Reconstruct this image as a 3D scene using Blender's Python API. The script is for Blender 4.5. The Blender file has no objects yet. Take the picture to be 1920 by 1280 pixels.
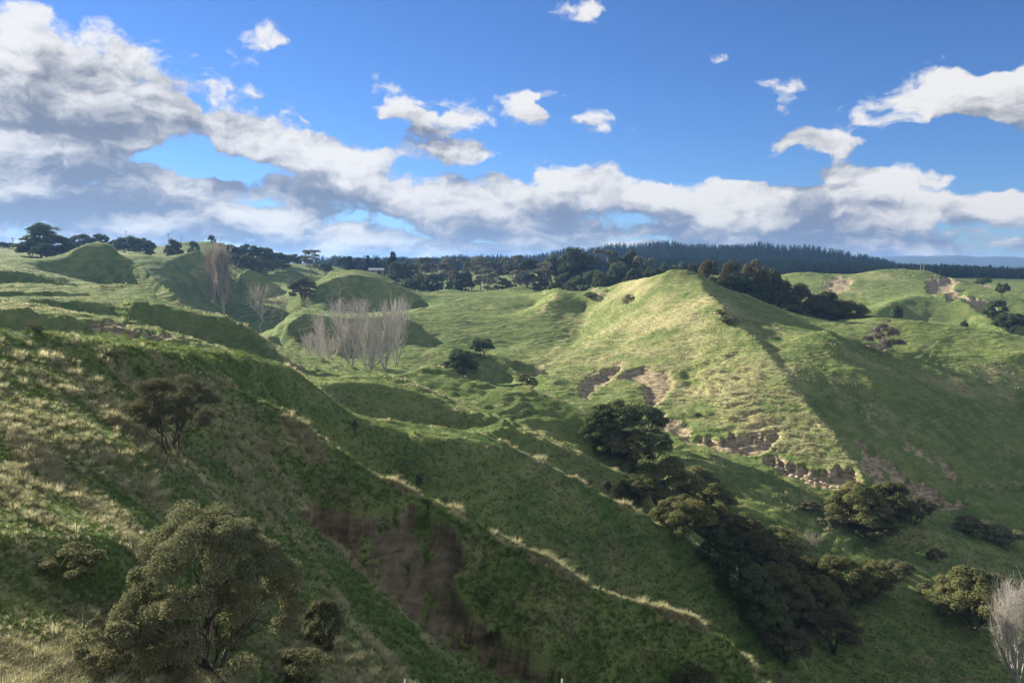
import bpy, bmesh, math, random
import numpy as np
from mathutils import Vector, Matrix, Euler

# ------------------------------------------------------------------ camera, sky, sun, exposure
SC = bpy.context.scene
COL = SC.collection
F_PX = 1440.0                      # focal length in pixels of a 1920 px wide frame
HORIZON = 497.0
PITCH = math.atan((640.0 - HORIZON) / F_PX)
CP, SP = math.cos(PITCH), math.sin(PITCH)

cam_data = bpy.data.cameras.new("camera")
cam_data.sensor_width = 36.0
cam_data.lens = 36.0 * F_PX / 1920.0
cam_data.clip_start = 0.1
cam_data.clip_end = 60000.0
cam = bpy.data.objects.new("camera", cam_data)
COL.objects.link(cam)
cam.location = (0, 0, 0)
cam.rotation_euler = (math.pi / 2 - PITCH, 0, 0)
SC.camera = cam

SUN_AZ = math.radians(-51.0)       # measured from the view direction (+Y), negative = left
SUN_EL = math.radians(21.0)
SUN_DIR = Vector((math.sin(SUN_AZ) * math.cos(SUN_EL), math.cos(SUN_AZ) * math.cos(SUN_EL), math.sin(SUN_EL)))

sun_data = bpy.data.lights.new("sun", 'SUN')
sun_data.energy = 4.4
sun_data.angle = math.radians(0.53)
sun_data.color = (1.0, 0.90, 0.74)
sun = bpy.data.objects.new("sun", sun_data)
COL.objects.link(sun)
sun.rotation_euler = SUN_DIR.to_track_quat('Z', 'Y').to_euler()

SC.view_settings.view_transform = 'Standard'
SC.view_settings.look = 'None'
SC.view_settings.exposure = 1.7
SC.view_settings.gamma = 1.0
SC.view_settings.use_curve_mapping = False
SC.cycles.max_bounces = 6
SC.cycles.diffuse_bounces = 4
SC.cycles.glossy_bounces = 1
SC.cycles.transmission_bounces = 3
SC.cycles.transparent_max_bounces = 6
SC.cycles.volume_bounces = 0
SC.cycles.use_denoising = True
HAZE = 0.00012

# --- sky: Nishita daylight with a procedural cumulus layer, in azimuth / elevation
world = bpy.data.worlds.new("World")
SC.world = world
world.use_nodes = True
SKY_STRENGTH = 0.050

class NT:
    """small helper to write node graphs"""
    def __init__(s, tree): s.t = tree
    def new(s, kind, **kw):
        n = s.t.nodes.new(kind)
        for k, v in kw.items(): setattr(n, k, v)
        return n
    def put(s, sock, v):
        if isinstance(v, bpy.types.NodeSocket): s.t.links.new(v, sock)
        elif v is not None: sock.default_value = v
    def m(s, op, a, b=None, c=None, clamp=False):
        n = s.new('ShaderNodeMath', operation=op, use_clamp=clamp)
        for i, v in enumerate((a, b, c)): s.put(n.inputs[i], v)
        return n.outputs[0]
    def vm(s, op, a, b=None, out=0):
        n = s.new('ShaderNodeVectorMath', operation=op)
        s.put(n.inputs[0], a)
        if b is not None: s.put(n.inputs[1], b)
        return n.outputs[out]
    def xyz(s, x, y, z):
        n = s.new('ShaderNodeCombineXYZ')
        for i, v in enumerate((x, y, z)): s.put(n.inputs[i], v)
        return n.outputs[0]
    def sep(s, v):
        n = s.new('ShaderNodeSeparateXYZ'); s.put(n.inputs[0], v); return n.outputs
    def noise(s, vec, scale, detail=3.0, rough=0.5, dist=0.0, out=0, dims='3D'):
        n = s.new('ShaderNodeTexNoise', noise_dimensions=dims)
        s.put(n.inputs['Vector'], vec)
        n.inputs['Scale'].default_value = scale; n.inputs['Detail'].default_value = detail
        n.inputs['Roughness'].default_value = rough; n.inputs['Distortion'].default_value = dist
        return n.outputs[out]
    def ss(s, v, lo, hi, a=0.0, b=1.0, smooth=True):
        n = s.new('ShaderNodeMapRange', interpolation_type='SMOOTHSTEP' if smooth else 'LINEAR', clamp=True)
        s.put(n.inputs[0], v); n.inputs[1].default_value = lo; n.inputs[2].default_value = hi
        n.inputs[3].default_value = a; n.inputs[4].default_value = b
        return n.outputs[0]
    def mix(s, f, a, b, blend='MIX'):
        n = s.new('ShaderNodeMix', data_type='RGBA', blend_type=blend)
        s.put(n.inputs[0], f); s.put(n.inputs[6], a); s.put(n.inputs[7], b)
        return n.outputs[2]

def ang(px, py):
    a = (px - 960.0) / F_PX; b = (640.0 - py) / F_PX
    x, y, z = a, CP + b * SP, -SP + b * CP
    return math.atan2(x, y), math.atan2(z, math.hypot(x, y))

# masses seen in the sky: centre, half width, half height (pixels of the photograph), strength
CLOUDS = [
    (20, 150, 190, 90, 1.0), (150, 190, 170, 75, 1.0), (60, 250, 330, 70, 1.0), (250, 150, 90, 40, .55), (290, 200, 60, 60, .7),
    (60, 30, 60, 30, .5), (190, 15, 60, 18, .25), (330, 130, 60, 30, .3),
    (180, 330, 480, 62, 1.0), (430, 265, 170, 56, .8), (560, 300, 180, 50, .85), (640, 335, 140, 46, .95), (700, 300, 70, 30, .6), (745, 340, 50, 26, .6),
    (500, 95, 66, 46, .45), (555, 140, 60, 24, .42), (235, 85, 90, 22, .36), (715, 160, 75, 24, .42), (640, 205, 100, 30, .48), (480, 180, 50, 20, .4),
    (770, 222, 150, 38, .62), (870, 225, 60, 30, .55), (395, 165, 26, 14, .4),
    (1005, 196, 74, 36, .85), (1100, 224, 40, 26, .34), (1040, 190, 36, 26, .6), (850, 285, 95, 32, .5), (900, 300, 60, 26, .4), (1000, 306, 80, 14, .32),
    (1205, 256, 26, 20, .42), (1480, 178, 50, 26, .55), (1510, 285, 84, 38, .85), (1800, 165, 130, 56, .85), (1900, 160, 110, 56, .85), (1690, 195, 80, 34, .7), (1610, 218, 60, 18, .42),
    (1120, 14, 76, 22, .34), (1330, 115, 26, 16, .25),
    (1040, 368, 190, 56, 1.0), (860, 385, 200, 48, .95), (1010, 345, 90, 34, .9), (1100, 350, 60, 26, .7), (1300, 385, 240, 42, .9), (1480, 370, 240, 52, 1.0), (1590, 355, 150, 40, .95),
    (1700, 395, 200, 36, .9), (1775, 350, 46, 34, .8), (1850, 375, 60, 30, .8), (1900, 395, 90, 28, .8), (1250, 365, 180, 28, .6),
    (1000, 428, 320, 34, .75), (1380, 432, 330, 34, .75), (1650, 440, 160, 26, .6), (1500, 405, 300, 40, .9), (150, 450, 400, 30, .7), (600, 455, 300, 26, .7),
    (200, 400, 420, 46, .9), (420, 415, 260, 40, .9), (640, 430, 220, 36, .85), (-350, 200, 420, 150, 1.0), (-400, 350, 500, 80, 1.0), (2250, 380, 300, 46, .9), (2250, 200, 220, 46, .7),
]

def cloud_mask():
    """the cloud masses as smooth coverage, sampled on bands of elevation"""
    A = np.linspace(-AZ_R, AZ_R, 181)
    E = np.array(BANDS)
    aa, ee = np.meshgrid(A, E)
    best = np.full(aa.shape, -0.55)
    for (px, py, rx, ry, s) in CLOUDS:
        f0, t0 = ang(px, py)
        l = np.sqrt(((aa - f0) * F_PX / rx) ** 2 + ((ee - t0) * F_PX / max(ry, 17)) ** 2)
        best = np.maximum(best, np.maximum(s * (1.0 - l), -0.55))
    for _ in range(1):
        b = best.copy(); b[:, 1:-1] = .25 * best[:, :-2] + .5 * best[:, 1:-1] + .25 * best[:, 2:]; best = b
    return A, best
AZ_R = 0.80
BANDS = [0.0, 0.02, 0.04, 0.06, 0.08, 0.10, 0.12, 0.14, 0.162, 0.185, 0.21, 0.24, 0.27, 0.31, 0.36]
CLOUD_A, CLOUD_M = cloud_mask()

def mask_group():
    g = bpy.data.node_groups.new("cloud_mask", 'ShaderNodeTree')
    g.interface.new_socket("Angles", in_out='INPUT', socket_type='NodeSocketVector')
    g.interface.new_socket("Mask", in_out='OUTPUT', socket_type='NodeSocketFloat')
    k = NT(g)
    gi = k.new('NodeGroupInput'); go = k.new('NodeGroupOutput')
    x, t, _ = k.sep(gi.outputs[0])
    fc = k.new('ShaderNodeFloatCurve')             # elevation -> band number / 15
    cm = fc.mapping; cm.clip_min_x = 0; cm.clip_max_x = 1; cm.use_clip = False
    set_curve(cm.curves[0], [(b / 0.4, i / 15.0) for i, b in enumerate(BANDS)] + [(1.0, 1.0)])
    cm.update()
    k.put(fc.inputs[1], k.m('DIVIDE', t, 0.4, clamp=True))
    e = k.m('MULTIPLY', fc.outputs[0], 15.0)
    e3 = k.xyz(e, e, e)
    a = k.m('MULTIPLY_ADD', x, 0.5 / AZ_R, 0.5, clamp=True)
    a3 = k.xyz(a, a, a)
    acc = None
    for j in range(0, 15, 3):
        rc = k.new('ShaderNodeRGBCurve')
        for c in range(3):
            set_curve(rc.mapping.curves[c], [((p + AZ_R) / (2 * AZ_R), max(0.0, min(1.0, (q + 0.6) / 1.7))) for p, q in zip(CLOUD_A, CLOUD_M[j + c])])
        rc.mapping.update()
        k.put(rc.inputs[1], a3)
        h = k.vm('MAXIMUM', k.vm('SUBTRACT', (1, 1, 1), k.vm('ABSOLUTE', k.vm('SUBTRACT', e3, (j, j + 1, j + 2)))), (0, 0, 0))
        d = k.vm('DOT_PRODUCT', h, rc.outputs[0], out=1)
        acc = d if acc is None else k.m('ADD', acc, d)
    base = k.m('MULTIPLY_ADD', acc, 1.7, -0.6)
    base = k.m('ADD', base, k.m('MULTIPLY', k.ss(t, 0.34, 0.40), -0.6))
    k.put(go.inputs[0], base)
    return g
def set_curve(cv, pts):
    while len(cv.points) > 2: cv.points.remove(cv.points[1])
    cv.points[0].location = pts[0]; cv.points[-1].location = pts[-1]
    for p in pts[1:-1]: cv.points.new(p[0], p[1])
    for p in cv.points: p.handle_type = 'VECTOR'
MG = mask_group()

w = NT(world.node_tree)
world.node_tree.nodes.clear()
wout = w.new('ShaderNodeOutputWorld'); wbg = w.new('ShaderNodeBackground')
sky = w.new('ShaderNodeTexSky', sky_type='NISHITA')
sky.sun_disc = False
sky.sun_elevation = SUN_EL
sky.sun_rotation = SUN_AZ
sky.altitude = 800.0; sky.air_density = 1.0; sky.dust_density = 0.0; sky.ozone_density = 4.0
wd = w.vm('NORMALIZE', w.new('ShaderNodeTexCoord').outputs['Generated'])
dx, dy, dz = w.sep(wd)
az = w.m('ARCTAN2', dx, dy)
el = w.m('ARCSINE', dz)
AN = w.xyz(az, el, 0.0)
wob = w.noise(AN, 10.0, 4.0, 0.6, out=1)
AN = w.vm('ADD', AN, w.vm('MULTIPLY', w.vm('SUBTRACT', wob, (.5, .5, .5)), (.085, .045, 0)))
az_w, el_w, _ = w.sep(AN)
# cloud goes on along the horizon; unseen cloud beyond the frame, thickened to lift shadows
band = w.m('MULTIPLY', w.ss(el, 0.085, 0.015), w.ss(w.noise(w.vm('MULTIPLY', AN, (3.0, 17, 1)), 2.2, 3.0, .55), .30, .58, .45, 1.0))
band = w.m('MULTIPLY', band, w.ss(az, 0.40, 0.66, 1.0, .55))
band = w.m('MULTIPLY_ADD', band, 1.15, -0.5)
far = w.m('MULTIPLY', w.m('MAXIMUM', w.ss(w.m('ABSOLUTE', az), 0.75, 1.0), w.ss(el, 0.42, 0.65)), w.ss(w.noise(w.vm('MULTIPLY', AN, (1.3, 2.4, 1)), 1.6, 3.0, .55), .34, .52))
far = w.m('MULTIPLY_ADD', w.m('MULTIPLY', far, w.ss(el, 1.55, 1.2)), 1.2, -0.55)
other = w.m('MAXIMUM', band, far)
def mask(off):
    n = w.new('ShaderNodeGroup'); n.node_tree = MG
    w.put(n.inputs[0], w.vm('ADD', AN, off) if off else AN)
    return w.m('MAXIMUM', n.outputs[0], other)
VS = w.vm('MULTIPLY', AN, (1.0, 1.55, 1.0))
def billow(v, scale, det):
    n = w.noise(v, scale, det, .55)
    return w.m('SUBTRACT', w.m('MULTIPLY', w.m('ABSOLUTE', w.m('SUBTRACT', n, .5)), 4.0), .42)
def puffs(off, det):
    v = w.vm('ADD', VS, off) if off else VS
    n1 = w.noise(v, 12.0, det, 0.60, 0.0)
    p = w.m('MULTIPLY_ADD', n1, CL_N, -0.5 * CL_N)
    return w.m('MULTIPLY_ADD', billow(v, 21.0, min(det, 4.0)), 0.30, p)
CL_N = 1.7
m0 = mask(None); m2 = mask((-0.018, 0.034, 0))
n0 = puffs(None, 8.0); n1 = puffs((-0.007, 0.014, 0), 6.0); n2 = puffs((-0.02, 0.045, 0), 4.0)
gap = w.m('MULTIPLY', w.ss(w.noise(w.vm('MULTIPLY', AN, (1.0, 2.2, 1.0)), 6.5, 2.0, .5), .50, .70), w.ss(el, 0.02, 0.12, .25, .8))
m0 = w.m('SUBTRACT', m0, gap)
amp = w.ss(m0, -0.55, 0.1, 0.3, 1.0)
d0 = w.m('ADD', w.m('MULTIPLY_ADD', n0, amp, m0), w.ss(m0, -0.1, 0.35, 0.0, 0.16))
alpha = w.ss(d0, 0.0, 0.34)
lit = w.m('MULTIPLY', w.m('SUBTRACT', n0, n1), 1.15)
lit = w.m('MULTIPLY_ADD', w.m('SUBTRACT', n0, n2), 0.42, lit)
lit = w.m('MULTIPLY_ADD', w.m('SUBTRACT', m0, m2), 1.25, lit)
lit = w.m('MULTIPLY_ADD', w.ss(d0, 0.15, 1.1), -0.45, lit)
streak = w.noise(w.vm('MULTIPLY', AN, (4.6, 17.0, 1.0)), 1.6, 3.0, .55)
streak = w.m('MULTIPLY', w.m('SUBTRACT', streak, .47), w.ss(el, 0.02, 0.30, 2.6, 1.3))
lit = w.m('ADD', lit, streak)
# cloud opposite the sun shows its lit side; brightness added, mostly unseen, to lift shadows
sundot = w.vm('DOT_PRODUCT', wd, tuple(SUN_DIR), out=1)
lit = w.m('ADD', lit, w.ss(sundot, 0.35, -0.25, 0.0, 0.75))
lit = w.ss(lit, -0.62, 0.62)
c_dark = w.mix(w.ss(el, 0.02, 0.22), (1.35, 1.65, 2.45, 1), (1.3, 1.42, 1.75, 1))
c_lit = w.mix(w.ss(el, 0.0, 0.14), (4.9, 4.8, 4.65, 1), (5.5, 5.45, 5.4, 1))
ccol = w.mix(lit, c_dark, c_lit)
skyc = w.mix(1.0, sky.outputs[0], (0.45, 0.585, 0.83, 1), 'MULTIPLY')
final = w.mix(w.m('MULTIPLY', alpha, 0.97), skyc, ccol)
w.put(wbg.inputs[0], final)
wbg.inputs[1].default_value = SKY_STRENGTH
w.put(wout.inputs[0], wbg.outputs[0])
world.cycles.sampling_method = 'MANUAL'
world.cycles.sample_map_resolution = 256

# ------------------------------------------------------------------ terrain: control lines -> height field
def ray(px, py):
    """direction of a point of the photograph as (x/y, z/y)"""
    a = (px - 960.0) / F_PX
    b = (640.0 - py) / F_PX
    yy = CP + b * SP
    return a / yy, (-SP + b * CP) / yy

def P(px, py, d):
    u, t = ray(px, py)
    return (u * d, d, t * d)

def project(x, y, z):
    fy = y * CP - z * SP
    uy = y * SP + z * CP
    return 960.0 + F_PX * x / fy, 640.0 - F_PX * uy / fy

BROW = -0.03
CON = []                            # sampled (u, v, z, weight)
def line(pts, w=1.0):
    """pts: world xyz"""
    pts = [np.array(p, float) for p in pts]
    for a, b in zip(pts[:-1], pts[1:]):
        ua, va = a[0] / a[1], math.log(a[1]); ub, vb = b[0] / b[1], math.log(b[1])
        n = max(2, int(max(abs(ua - ub), abs(va - vb)) / 0.004))
        for k in range(n + 1):
            s = k / n
            p = a * (1 - s) + b * s
            CON.append((p[0] / p[1], math.log(p[1]), p[2], w))

def surf(*pts, w=1.0):
    line([P(*p) for p in pts], w)

def ridge(pts, foot=None, back=None, w=1.0, brow=None):
    """pts (px, py, depth); foot: (py of the foot, slope) per point or one pair with py as drop in px;
    back: (run in metres, slope) per point or one pair.  Builds the crest, its front foot and its back foot."""
    top = [P(*p) for p in pts]
    line(top, w)
    def spec(s, i):
        return s[i] if isinstance(s, list) else s
    if brow:                        # rounded shoulder: a gently falling strip this many px tall in front of the crest
        bl = []; pts = list(pts); top = list(top)
        for i, p in enumerate(pts):
            b = spec(brow, i)
            if not b:
                if len(bl) > 1: line(bl, w)
                bl = []; continue
            u, t = ray(p[0], p[1] + b)
            sl = max(BROW, t + .07)
            d = (top[i][2] - sl * p[2]) / (t - sl)
            q = (u * d, d, t * d); bl.append(q)
            pts[i] = (p[0], p[1] + b, d); 
        if len(bl) > 1: line(bl, w)
    ftop = [P(*p) for p in pts]
    if foot:
        fl = []
        for i, p in enumerate(pts):
            f = spec(foot, i)
            if f is None:
                if len(fl) > 1: line(fl, w)
                fl = []; continue
            pf, s = f
            if pf < 300: pf = p[1] + pf
            u, t = ray(p[0], pf)
            d = (ftop[i][2] - s * p[2]) / (t - s)
            fl.append((u * d, d, t * d))
        if len(fl) > 1: line(fl, w)
    if back:
        bl = []
        for i, p in enumerate(pts):
            f = spec(back, i)
            if f is None:
                if len(bl) > 1: line(bl, w)
                bl = []; continue
            dd, s = f
            u = top[i][0] / top[i][1]; d = top[i][1] + dd
            bl.append((u * d, d, top[i][2] - s * dd))
        if len(bl) > 1: line(bl, w)

# near slope under the camera (bottom left) and the off-frame ground
surf((-900, 1500, 8), (-300, 1500, 8.2), (300, 1500, 10), (800, 1450, 15), (1150, 1420, 22), (1350, 1420, 30))
surf((-500, 1280, 11.5), (-60, 1280, 12.5), (250, 1280, 14), (500, 1280, 17.5), (700, 1280, 20.5), (850, 1280, 24))
surf((-500, 1000, 15.5), (0, 1000, 17), (200, 1000, 19), (420, 1010, 25), (520, 985, 30))
surf((-500, 790, 21), (0, 800, 24), (180, 820, 26), (300, 850, 29), (420, 865, 33), (500, 880, 36))
surf((-500, 680, 26), (0, 690, 30), (150, 700, 33), (260, 710, 37))
# A: brow of the near left hill
ridge(brow=[0, 0, 0, 0, 10, 14, 16, 12, 8, 6, 5], pts=[(-600, 585, 30), (-200, 604, 32), (0, 617, 35), (120, 624, 38), (210, 632, 41), (330, 648, 47), (420, 656, 56), (480, 664, 66), (545, 688, 73), (600, 732, 75), (650, 773, 76)],
      foot=[None, None, None, None, None, None, None, (42, .5), (75, .55), (85, .55), (80, .6)], back=[(12, .25), (12, .25), (12, .25), (12, .26), (12, .28), (12, .3), (12, .36), (10, .42), (10, .42), (10, .42), (10, .42)])
# F: nearest spur
Fp = [(265, 655, 41.5), (300, 668, 42), (340, 690, 42.3), (400, 715, 42.5), (460, 740, 42.5), (540, 768, 42), (600, 815, 41.3), (680, 870, 40.6), (760, 915, 40), (830, 943, 39), (900, 985, 38), (1000, 1030, 37), (1040, 1050, 37), (1100, 1092, 37), (1180, 1120, 37.5), (1280, 1152, 38), (1350, 1190, 38), (1400, 1232, 38), (1440, 1290, 38), (1480, 1370, 39)]
ridge(Fp, back=[None, None, None, (6, .42), (8, .5), (9, .55), (9, .6), (10, .62), (11, .65), (11, .68), (12, .7), (12, .75), (12, .8), (12, .85), (12, .9), (12, .95), (12, 1.0), (12, 1.0), (12, .95), (12, .9)])
ridge(Fp[8:19], foot=[None, None, None, (1180, .6), (1200, .62), (1225, .62), (1240, .62), (1290, .62), (1330, .62), (1370, .62), (1400, .62)])
# G: lip left of the near slip, and the slip channel
surf((520, 945, 35), (560, 962, 34), (600, 985, 32.5), (650, 1040, 30.5), (690, 1085, 29), (740, 1125, 28), (790, 1170, 27), (830, 1230, 26), (870, 1300, 25))
surf((600, 965, 37), (660, 1000, 36), (720, 1070, 34.5), (790, 1135, 33.5), (860, 1190, 33), (930, 1225, 32.8), (1000, 1262, 32.5), (1100, 1320, 32.5), (1200, 1380, 32.5))
# B: second spur
Bp = [(650, 773, 76), (690, 785, 77), (760, 795, 79), (830, 800, 80), (905, 811, 80), (960, 838, 80), (1030, 873, 79), (1100, 910, 79), (1200, 962, 79), (1280, 1002, 78), (1340, 1047, 77), (1400, 1110, 75), (1470, 1195, 72), (1540, 1290, 69), (1600, 1400, 66)]
ridge(Bp, brow=[5, 12, 14, 24, 16, 6, 4, 4, 4, 4, 4, 4, 0, 0, 0], foot=[(870, .74), (880, .74), (905, .74), (930, .74), (975, .74), (1010, .74), (1050, .74), (1085, .74), (1130, .74), (1160, .74), (1190, .74), (1250, .74), (1310, .74), (1380, .74), (1480, .74)],
      back=[(8, .4), (9, .42), (9, .42), (8, .36), (6, .3), (8, .38), (9, .45), (10, .5), (11, .55), (12, .6), (12, .62), (12, .62), (11, .6), (10, .5), (10, .45)])
# C: third spur
Cp = [(585, 712, 98), (620, 706, 103), (680, 700, 107), (740, 705, 108), (830, 740, 105), (900, 768, 101), (950, 792, 97), (1000, 815, 96), (1060, 840, 95), (1120, 866, 94), (1180, 891, 93), (1215, 908, 92)]
ridge(Cp, brow=[0, 13, 16, 17, 14, 12, 8, 4, 4, 4, 4, 4], foot=[None, (748, .76), (785, .76), (792, .76), (802, .76), (806, .76), None, (850, .76), (882, .76), (915, .76), (945, .76), (965, .76)],
      back=[(10, .3), (10, .35), (10, .32), (10, .25), (8, .2), (7, .22), (6, .26), (6, .3), (7, .36), (8, .4), (9, .45), (10, .5)])
surf((960, 800, 92), (905, 806, 84))
# D and E: hummocks behind the third spur
ridge([(745, 704, 120), (775, 694, 124), (818, 686, 127), (850, 694, 126), (870, 705, 124), (935, 724, 120)], back=[(10, .35), (12, .4), (14, .42), (14, .42), (12, .36), (10, .3)])
ridge([(925, 748, 114), (945, 733, 118), (970, 719, 121), (1010, 733, 119), (1060, 752, 116), (1110, 772, 113), (1170, 800, 110)], back=[(8, .25), (10, .35), (14, .42), (14, .45), (14, .48), (14, .5), (14, .5)])
surf((930, 770, 104), (1000, 800, 101), (1080, 836, 98))
# V1: the main gully, bottom right up to the bare poplars
surf((1780, 1500, 66), (1760, 1320, 79), (1700, 1240, 86), (1620, 1195, 91), (1560, 1165, 94), (1480, 1115, 98), (1380, 1050, 105), (1300, 985, 113), (1230, 932, 122), (1165, 865, 134), (1090, 790, 152), (1010, 728, 176), (960, 726, 187), (900, 722, 189), (840, 708, 186), (760, 700, 180), (660, 697, 178), (600, 685, 186), (560, 665, 200), (500, 640, 226), (460, 612, 262), (425, 590, 285), (395, 560, 320))
surf((1420, 1075, 100), (1350, 1030, 104), (1280, 975, 110))
# M: main hill.  skyline, right-hand crest K, slip foot
surf((1010, 548, 300), (1025, 541, 292), (1045, 536, 288), (1065, 545, 290), (1090, 556, 292), (1120, 541, 284), (1180, 525, 272), (1235, 512, 262), (1262, 504, 258), (1285, 502, 257), (1308, 512, 256))
surf((1308, 512, 256), (1318, 540, 240), (1345, 565, 226), (1378, 600, 208), (1410, 628, 196), (1432, 650, 188), (1460, 688, 176), (1500, 738, 163), (1540, 780, 153), (1585, 835, 141), (1612, 872, 134), (1628, 905, 129))
surf((1010, 700, 184), (1050, 725, 176), (1090, 745, 170), (1150, 765, 163), (1240, 795, 154), (1300, 820, 147), (1380, 850, 140), (1450, 870, 136), (1520, 905, 130), (1600, 915, 127))
surf((1045, 545, 280), (1000, 600, 250), (965, 648, 224))
surf((1180, 560, 255), (1150, 650, 214), (1130, 720, 180))
surf((1300, 580, 225), (1290, 680, 190), (1300, 780, 158))
surf((1100, 580, 268), (1080, 640, 232), (1020, 690, 196))
ridge([(1180, 525, 272), (1235, 512, 262), (1285, 502, 257)], back=(40, .3))
surf((1480, 930, 122), (1420, 905, 126), (1350, 880, 131))
# N: gully right of K
surf((1335, 548, 242), (1385, 592, 218), (1430, 640, 196), (1480, 706, 172), (1525, 768, 160), (1575, 832, 148), (1625, 896, 137), (1690, 965, 126), (1750, 1035, 115), (1775, 1115, 102), (1765, 1230, 88))
# J: right shoulder of the main hill
ridge([(1308, 512, 256), (1350, 534, 258), (1400, 553, 260), (1470, 580, 258), (1540, 600, 256), (1600, 603, 250)], back=[None, (30, .45), (34, .45), (36, .42), (36, .35), (36, .25)])
surf((1400, 590, 226), (1470, 612, 224), (1540, 622, 232))
# R: lit knolls right of the gully
surf((1468, 652, 190), (1482, 640, 193), (1510, 625, 195), (1540, 626, 193), (1572, 644, 188))
surf((1490, 672, 183), (1530, 662, 185), (1565, 668, 184))
ridge([(1545, 618, 211), (1590, 642, 203), (1640, 672, 196), (1690, 705, 190), (1740, 732, 185), (1800, 757, 181), (1860, 782, 178), (1920, 805, 175), (2050, 850, 168), (2250, 920, 160)],
      back=[None, (10, -.02), (12, -.03), (12, -.04), (12, -.05), (14, -.06), (14, -.06), (14, -.06), (14, -.06), (14, -.06)])
surf((1538, 712, 173), (1556, 698, 176), (1590, 684, 178), (1618, 690, 176), (1642, 716, 171))
surf((1545, 745, 167), (1590, 732, 170), (1630, 748, 167))
surf((1600, 628, 228), (1680, 652, 216), (1760, 684, 206), (1850, 712, 200), (1960, 735, 196), (2200, 780, 190))
surf((1840, 672, 212), (1890, 662, 214), (1960, 655, 216))
ridge([(1560, 600, 256), (1600, 598, 252), (1660, 597, 250), (1720, 601, 248), (1780, 608, 246), (1840, 616, 244), (1920, 628, 240), (2050, 640, 236), (2300, 650, 230)], back=(40, .35))
surf((1690, 905, 141), (1740, 940, 137), (1780, 962, 135), (1850, 992, 132), (1960, 1030, 128), (2200, 1110, 122))
surf((1790, 1040, 117), (1850, 1075, 114), (1960, 1110, 112), (2200, 1200, 105))
surf((1800, 1150, 99), (1850, 1180, 96), (1960, 1210, 94), (2200, 1300, 88))
# P: spur under the lone tree
ridge(brow=[0, 0, 6, 7, 7, 6, 5], pts=[(485, 655, 208), (510, 625, 218), (540, 594, 230), (572, 579, 236), (620, 586, 236), (680, 589, 238), (750, 585, 242)], foot=[None, None, (640, .8), (648, .8), (652, .8), (650, .8), (635, .8)], back=[None, None, (6, -.05), (7, -.05), (8, .1), (8, .1), (8, .1)])
ridge([(845, 648, 205), (870, 655, 204), (905, 664, 204), (945, 664, 206), (985, 682, 197)], foot=[(700, .55), (712, .6), (718, .62), (720, .62), (716, .6)])
surf((800, 640, 222), (850, 655, 214), (900, 668, 208))
surf((760, 620, 226), (800, 612, 232), (860, 625, 228), (940, 650, 220))
# O: round knoll, and the saddle line to its right
ridge(brow=[0, 8, 8, 8, 8, 7, 5, 0], pts=[(585, 545, 300), (600, 525, 306), (625, 511, 312), (662, 504, 315), (700, 509, 315), (735, 524, 312), (765, 542, 306), (788, 556, 298)], foot=[None, (575, .4), (580, .78), (588, .78), (592, .78), (592, .78), (588, .78), None], back=(30, .3))
ridge([(788, 554, 302), (820, 545, 312), (855, 542, 316), (890, 548, 314), (930, 545, 318), (985, 536, 322), (1012, 549, 312)], back=(40, .22))
surf((755, 585, 250), (820, 570, 275), (885, 556, 300))
surf((900, 590, 262), (960, 590, 266), (1000, 575, 285))
# left paddock with track
surf((450, 640, 245), (520, 625, 250), (545, 600, 262), (560, 572, 272), (600, 570, 276))
surf((500, 560, 300), (540, 530, 330), (560, 505, 360), (500, 508, 362))
surf((440, 560, 305), (490, 515, 350))
# left benches
ridge(brow=[8, 8, 11, 11, 10, 9, 9, 8, 7, 4], pts=[(-500, 560, 104), (-150, 572, 104), (0, 568, 106), (50, 566, 107), (100, 580, 105), (180, 592, 103), (215, 597, 102), (255, 609, 101), (307, 622, 99), (350, 636, 97)], foot=[(46, .95), (46, .95), (50, .95), (52, .95), (44, .95), (38, .95), (34, .95), (26, .95), (20, .95), (14, .95)], back=(7, .05))
ridge(brow=[7, 7, 7, 7, 8, 9, 12, 14, 8, 6, 6, 6, 5, 4, 4, 3], pts=[(-500, 545, 128), (-150, 556, 128), (0, 556, 128), (63, 554, 129), (133, 554, 130), (207, 557, 131), (240, 552, 133), (262, 551, 134), (293, 562, 132), (330, 570, 130), (367, 580, 129), (410, 588, 128), (440, 600, 126), (465, 614, 124), (490, 632, 121), (513, 650, 118)], foot=[(22, .9), (22, .9), (12, .9), (16, .9), (24, .9), (34, .9), (50, .9), (56, .9), (52, .9), (52, .9), (50, .9), (50, .9), (46, .9), (42, .9), (36, .9), (26, .9)],
      back=[(7, .03), (7, .03), (7, .02), (7, .03), (7, .04), (8, .06), (9, .1), (10, .15), (10, .25), (10, .4), (11, .45), (12, .5), (12, .5), (12, .5), (12, .5), (12, .48)])
ridge(brow=[10, 10, 11, 12, 11, 8, 0], pts=[(-500, 520, 152), (-150, 530, 150), (0, 537, 148), (50, 533, 150), (100, 533, 151), (167, 540, 151), (207, 551, 148)], foot=[(18, .95), (18, .95), (16, .95), (20, .95), (20, .95), (14, .95), None], back=(9, .0))
ridge([(167, 541, 158), (190, 533, 161), (217, 530, 163), (260, 533, 162), (285, 546, 158), (300, 562, 152)], back=(10, .3))
ridge(brow=[8, 8, 9, 8, 5, 4, 0], pts=[(-500, 482, 186), (-150, 492, 184), (0, 497, 182), (33, 499, 182), (60, 507, 181), (87, 517, 180), (113, 529, 177)], foot=[(26, .95), (26, .95), (30, .95), (30, .95), (24, .95), (14, .95), None], back=(12, .0))
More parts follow.
